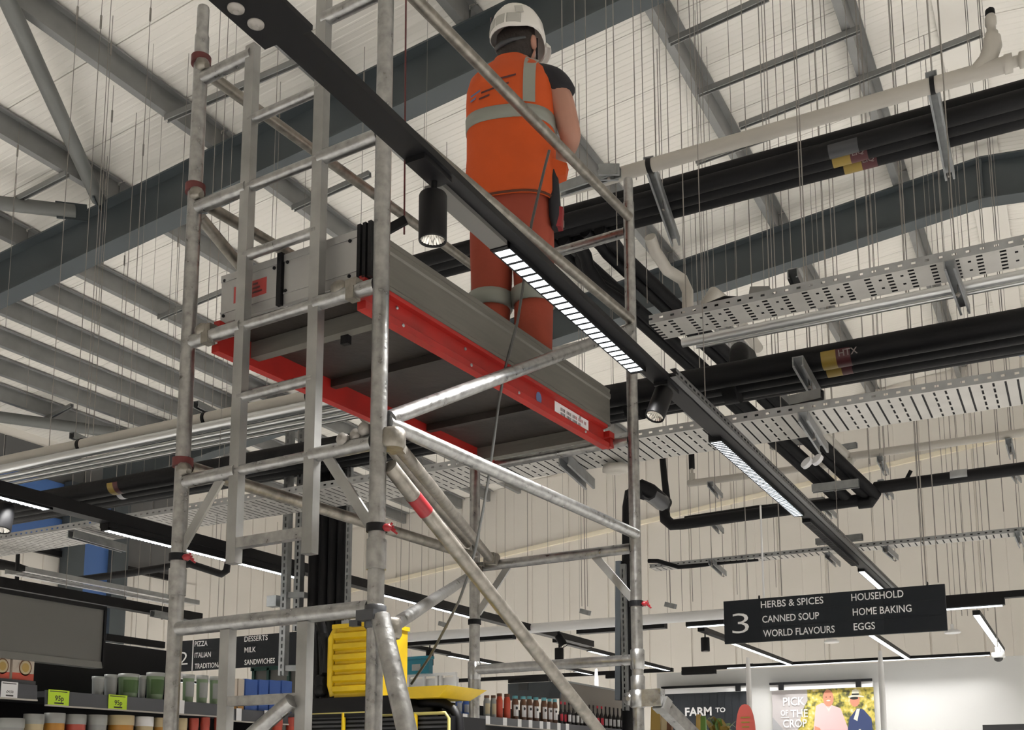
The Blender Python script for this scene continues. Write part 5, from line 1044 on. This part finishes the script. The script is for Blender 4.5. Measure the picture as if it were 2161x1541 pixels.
# ------------------------------------------------------------------ yellow machine behind the near upright
YM = at(735, 1400, d=4.05).y
ma = thing('site_machine', at(800, 1600, d=4.1), 'yellow and black site machine with ribbed yellow case behind the near upright', 'machine')
pc = lambda px_, py_, dy=0: at(px_, py_, y=YM+dy)
q0, q1 = pc(696, 1474), pc(800, 1474); zt_ = pc(700, 1322).z; zb = q0.z; H = zt_-zb
prof_ = [(0, zb)]; n = 6
for i in range(n):
    a = zb+H*(.06+.88*i/n); s = H*.88/n
    prof_ += [(-.0, a), (-.014, a+s*.18), (-.014, a+s*.62), (0, a+s*.8)]
prof_ += [(0, zt_), (.2, zt_), (.2, zb)]
def plate_x(x0, x1): return MB().add([(x0, YM+a, z) for a, z in prof_]+[(x1, YM+a, z) for a, z in prof_], [(i, (i+1) % len(prof_), len(prof_)+(i+1) % len(prof_), len(prof_)+i) for i in range(len(prof_))]+[tuple(range(len(prof_)-1, -1, -1)), tuple(range(len(prof_), 2*len(prof_)))])
plate_x(q0.x+.02, q1.x-.01).build('ribbed_case', 'yellow', ma)
for x_ in (q0.x+.008, q1.x-.005):
    MB().path([(x_, YM+.01, zb+.01), (x_-.003, YM-.004, zb+.05), (x_-.004, YM-.004, zt_-.05), (x_+.012, YM+.01, zt_-.006)], .014, 10).build('case_edge', 'yellow', ma)
MB().box((q0.x+.01, YM-.01, zt_-.012), (q1.x, YM+.2, zt_+.004)).build('case_top', 'yellow', ma)
a_, b_ = pc(722, 1316), pc(742, 1313); MB().box((a_.x, YM-.005, zt_+.004), (b_.x, YM+.03, zt_+.018)).build('case_latch', 'galv', ma)
for px_, r_ in ((668, .013), (686, .016)):
    MB().path([pc(px_, 1570, .02), pc(px_, 1400, .02), pc(px_-4, 1330, .03), pc(px_-10, 1312, .06)], r_, 12).build('frame_tube', 'black', ma)
MB().path([pc(655, 1312, .1), pc(668, 1318, .06), pc(684, 1345, .02), pc(690, 1372, 0), pc(688, 1420, 0)], .015, 12).build('frame_tube', 'black', ma)
for py_ in (1440, 1455): MB().lathe(pc(678, py_), [(.02, -.02), (.03, -.012), (.03, .012), (.02, .02)], 10, X3).build('frame_clamp', 'rubber', ma)
a_, b_ = pc(655, 1476), pc(870, 1478); MB().box((a_.x, YM-.02, b_.z-.055), (b_.x, YM+.22, a_.z)).build('chassis_beam', 'black', ma)
a_, b_ = pc(848, 1453), pc(958, 1453); zt_ = a_.z; zm = pc(850, 1476).z
MB().hexa([(a_.x, YM-.02, zm), (b_.x-.05, YM-.02, zm), (b_.x-.05, YM+.2, zm), (a_.x, YM+.2, zm), (a_.x, YM-.04, zt_), (b_.x, YM-.04, zt_), (b_.x, YM+.24, zt_), (a_.x, YM+.24, zt_)]).build('yellow_tray', 'yellow', ma)
MB().path([pc(850, 1484, .05), pc(910, 1483, .05), pc(940, 1486, .05), pc(958, 1498, .05), pc(968, 1518, .05), pc(972, 1570, .05)], .018, 12).build('frame_tube', 'black', ma)
MB().path([pc(850, 1484, .16), pc(905, 1488, .16), pc(925, 1496, .16), pc(936, 1520, .16)], .014, 12).build('frame_tube', 'black', ma)
for x0, x1, py_ in ((658, 792, 1508), (800, 952, 1510)):
    a_, b_ = pc(x0, py_), pc(x1, py_); MB().box((a_.x, YM, .9), (b_.x, YM+.25, a_.z-.01)).build('motor_cover', 'black', ma)
    for k in range(6): MB().box((a_.x+.01, YM-.008, a_.z-.02-.016*k), (b_.x-.01, YM, a_.z-.012-.016*k)).build('vent_slat', 'shelf', ma)
    mm = mat('olive_guard', (.38, .33, .10), .5) if x0 < 700 else bpy.data.materials['olive_guard']
    MB().path([(a_.x, YM-.015, .95), (a_.x, YM-.015, a_.z-.02), (a_.x+.015, YM-.015, a_.z), (b_.x-.015, YM-.015, a_.z), (b_.x, YM-.015, a_.z-.02), (b_.x, YM-.015, .95)], .006, 8).build('wire_guard', mm, ma)
    c_ = a_.x+(b_.x-a_.x)*.55; MB().tube((c_, YM-.015, .95), (c_, YM-.015, a_.z), .008, 8).build('wire_guard', 'yellow', ma)
# teal box and white promotional frame
t, xa, xb, zb, zt_ = board('storage_box', 843, 1388, 905, 1424, 9.6, 'teal', 'teal blue box on top of the white display frame behind the near upright', 'box', .08)
MB().box((xa-.012, 9.588, zt_-.03), (xb+.012, 9.69, zt_)).build('lid', 'teal', t); a_ = at(878, 1410, y=9.6); MB().box((a_.x-.05, 9.594, a_.z-.03), (a_.x+.06, 9.6, a_.z+.04)).build('label', 'galv', t)
t = thing('display_frame', at(900, 1560, y=9.7), 'white display frame with slim posts behind the yellow tray', 'display')
for px_ in (848, 862, 895, 922, 930, 960): a_ = at(px_, 1425, y=9.7); MB().box((a_.x-.014, 9.69, .2), (a_.x+.014, 9.72, a_.z)).build('post', 'white', t)
a_, b_ = at(846, 1425, y=9.7), at(962, 1420, y=9.7); MB().box((a_.x, 9.685, a_.z-.03), (b_.x, 9.73, a_.z)).build('top_rail', 'white', t); MB().box((a_.x, 9.74, .2), (b_.x, 9.76, a_.z-.05)).build('back_sheet', 'white', t); zq = at(893, 1503, y=9.5).z-.2; MB().box((a_.x, 9.42, zq-.03), (b_.x, 9.74, zq)).build('shelf', 'white', t)
for i, (px_, py_) in enumerate(((862, 1500), (893, 1503), (936, 1500))):
    a_ = at(px_, py_, y=9.5); a_.z = zq+.2; tag(MB().hexa([a_+V(v) for v in ((-.05, -.03, -.2), (.05, -.03, -.2), (.05, .03, -.2), (-.05, .03, -.2), (-.04, -.008, .04), (.04, -.008, .04), (.04, .008, .04), (-.04, .008, .04))]).build('snack_bag', 'gold'), 'golden snack bag, %s from the left behind the black tube' % WORD[i], 'bag', 'golden snack bags')
# ------------------------------------------------------------------ shelf of jars and bottles right of centre
X1 = at(1080, 1527, d=7.6).x; zj = at(1080, 1517, x=X1).z; zl = at(1080, 1533, x=X1).z; yj = lambda px_, x_=X1: yat(px_, x_, zj)
g = thing('shelf_unit', (X1-.2, yj(1150), 0), 'dark shelving of sauce jars and bottles behind the crossing braces', 'shelving')
MB().box((X1-.4, yj(962), zj-.03), (X1-.006, yj(1405), zj-.002)).build('shelf_board', 'shelf', g); MB().box((X1-.006, yj(962), zl), (X1+.004, yj(1405), zj)).build('price_rail', bpy.data.materials['price_rail'], g); MB().box((X1-.004, yj(962), zl-.006), (X1+.008, yj(1405), zl)).build('rail_lip', 'plastic', g); MB().box((X1-.44, yj(962), 0), (X1-.4, yj(1405), zj+.12)).build('back_panel', 'black', g)
for px_ in (980, 995, 1028, 1064, 1095, 1118, 1141, 1156, 1178, 1196): y_ = yj(px_); MB().box((X1+.0045, y_-.028, zl-.002), (X1+.006, y_+.03, zj+.002)).build('price_ticket', 'paper', g)
def bottle(px_, py0, w, x_, kind, lab, group):
    y_ = yat(px_, x_, zj); P = V((x_, y_, zj)); dpt = (P-CAM).dot(FW); r = w/2*dpt/F; h = at(px_, py0, x=x_).z-zj
    t = thing('bottle' if kind in ('dark', 'red') else 'jar', P, lab, 'bottle' if kind in ('dark', 'red') else 'jar', group)
    body, cap, lb_ = {'sauce': ('sauce', 'brown', 'boxred'), 'white': ('brown', 'tealcap', 'paper'), 'pale': ('tub_clear', 'brown', 'cream'), 'grey': ('boxblue', 'brown', 'tub_clear'), 'dark': ('glassdark', 'glassdark', 'paper'), 'red': ('glassdark', 'capred', 'capred'), 'box': ('cream', 'brown', 'paper')}[kind]
    k = .62 if kind in ('dark', 'red') else .80
    MB().lathe(P, [(r*.92, 0), (r, .006), (r, h*(k-.08)), (r*(.38 if k < .7 else .7), h*(k+.08)), (r*(.34 if k < .7 else .7), h*.9)], 14).build('glass', body, t); MB().lathe(P, [(r*(.42 if k < .7 else .8), h*.88), (r*(.42 if k < .7 else .8), h), (r*.3, h)], 12).build('cap', cap, t)
    vs_ = []
    for i in range(7):
        a = -1.5+i*.45; vs_ += [P+V((math.cos(a)*r*1.015, math.sin(a)*r*1.015, h*.14)), P+V((math.cos(a)*r*1.015, math.sin(a)*r*1.015, h*(.62 if k > .7 else .45)))]
    mb = MB(); mb.add(vs_, [(2*i, 2*i+2, 2*i+3, 2*i+1) for i in range(6)], True); mb.build('label', lb_, t)
    if kind == 'white':
        a = -.6; c_ = P+V((math.cos(a), math.sin(a), 0))*r*1.03+Z3*h*.48; d_, s_, u2 = frame((math.cos(a), math.sin(a), 0)); mb = MB(); mb.add([c_+s_*r*.38*math.cos(2*PI*i/12)+u2*r*.45*math.sin(2*PI*i/12) for i in range(12)], [tuple(range(12))]); mb.build('printed_disc', 'dark', t)
row = [(968, 1468, 14, 'grey'), (983, 1474, 15, 'grey'), (996, 1473, 14, 'grey'), (1027, 1468, 14, 'pale'), (1041, 1468, 13, 'pale'), (1054, 1464, 14, 'sauce'), (1070, 1465, 15, 'sauce'), (1087, 1469, 15, 'white'), (1104, 1470, 14, 'white'), (1117, 1470, 14, 'white'), (1131, 1472, 14, 'white'), (1148, 1473, 14, 'white'), (1160, 1475, 12, 'white'), (1171, 1476, 12, 'white')]
cn = {}
for px_, py_, w, k in row:
    cn[k] = cn.get(k, 0)+1; nm = {'grey': 'blue and grey jar', 'pale': 'jar with cream label', 'sauce': 'red sauce jar', 'white': 'sauce jar with black dot label and teal cap'}[k]
    bottle(px_, py_, w, X1-.05, k, '%s, %s from left of its kind' % (nm, WORD[cn[k]-1]), 'jars on the right shelf')
for i in range(18):
    px_ = 1184+i*8.6; k = 'red' if i in (0, 1, 9, 10) else 'dark'
    bottle(px_, 1481+i*1.0, 9, X1-.05-.03*(i % 2), k, '%s, number %s along the row behind the long brace' % ('dark bottle with red cap' if k == 'red' else 'dark bottle with black cap', WORD[i] if i < 12 else ('thirteenth', 'fourteenth', 'fifteenth', 'sixteenth', 'seventeenth', 'eighteenth')[i-12]), 'dark bottles on the right shelf')
XH = X1-.28; ha, hb = at(1182, 1438, x=XH), at(1336, 1466, x=XH); zlo = at(1182, 1474, x=XH).z; hx = xat(1070, ha.y, ha.z)
h = thing('shelf_header', ((XH+hx)/2, ha.y, zlo), 'grey header board with rounded corner over the bottle shelf', 'board')
MB().hexa([(hx+.02, ha.y, zlo), (XH, ha.y, zlo), (XH, ha.y+.02, zlo), (hx+.02, ha.y+.02, zlo), (hx+.02, ha.y, ha.z), (XH, ha.y, ha.z), (XH, ha.y+.02, ha.z), (hx+.02, ha.y+.02, ha.z)]).build('end_face', mat('header_slate', (.055, .065, .075), .4), h)
MB().tube((hx+.02, ha.y+.02, zlo), (hx+.02, ha.y+.02, ha.z), .02, 14).build('rounded_edge', bpy.data.materials['header_slate'], h)
MB().box((XH-.02, ha.y+.02, zlo-.1), (XH, yat(1345, XH, 2.2), ha.z)).build('side_face', mat('header_brown', (.16, .14, .12), .5), h); MB().box((XH-.022, ha.y, ha.z), (XH+.006, yat(1345, XH, 2.2), ha.z+.014)).build('top_trim', 'galv2', h)
a_ = at(1104, 1450, y=ha.y-.003); MB().box((a_.x-.045, ha.y-.004, a_.z-.03), (a_.x+.045, ha.y-.001, a_.z+.03)).build('notice', 'shelf', h)
# packets near the slate board
for i, (px_, py_, w, m, lab) in enumerate(((1384, 1492, 22, 'gold', 'amber packet just right of the right upright'), (1402, 1498, 12, 'cream', 'cream packet beside the amber one'), (1413, 1500, 10, 'brown', 'brown packet left of the outrigger'), (1474, 1508, 10, 'gold', 'small orange packet under the word FARM'), (1484, 1512, 12, 'leaf', 'green packet under the word FARM'))):
    a_ = at(px_, py_, y=9.); k = w/2*9.6/F; tag(MB().hexa([a_+V(v) for v in ((-k, -.03, -.25), (k, -.03, -.25), (k, .03, -.25), (-k, .03, -.25), (-k*.9, -.006, 0), (k*.9, -.006, 0), (k*.9, .006, 0), (-k*.9, .006, 0))]).build('packet', m), lab, 'packet')
P = at(1522, 1560, y=9.6); t = thing('salad_display', P, 'leafy green plant with yellow edges in front of the slate board', 'plant')
for i in range(26):
    a = random.uniform(0, 2*PI); L = random.uniform(.12, .24); b0 = P+V((random.uniform(-.06, .06), random.uniform(-.05, .05), -.05)); tip = b0+V((math.cos(a)*L*.5, math.sin(a)*L*.5, L*1.05)); mid = b0.lerp(tip, .55)+Z3*.05; s = V((-math.sin(a), math.cos(a), 0))*.035
    mb = MB(); mb.add([b0, mid-s, mid+s, tip-s*.5, tip+s*.5, tip+V((math.cos(a)*.04, math.sin(a)*.04, -.03))], [(0, 1, 2), (1, 3, 4, 2), (3, 5, 4)]); mb.build('leaf', 'leaf' if i % 3 else 'warn', t)
MB().lathe(P-Z3*.3, [(.05, 0), (.09, .28)], 12).build('pot', 'black', t)
a_ = at(2130, 1535, y=12); tag(MB().box((a_.x-.25, 12, a_.z-.03), (a_.x+.6, 12.3, a_.z+.03)).build('counter_edge', 'shelf'), 'dark counter edge just entering the lower right corner', 'counter')
for b_ in (bpy.data.objects.get('lettering'),): pass
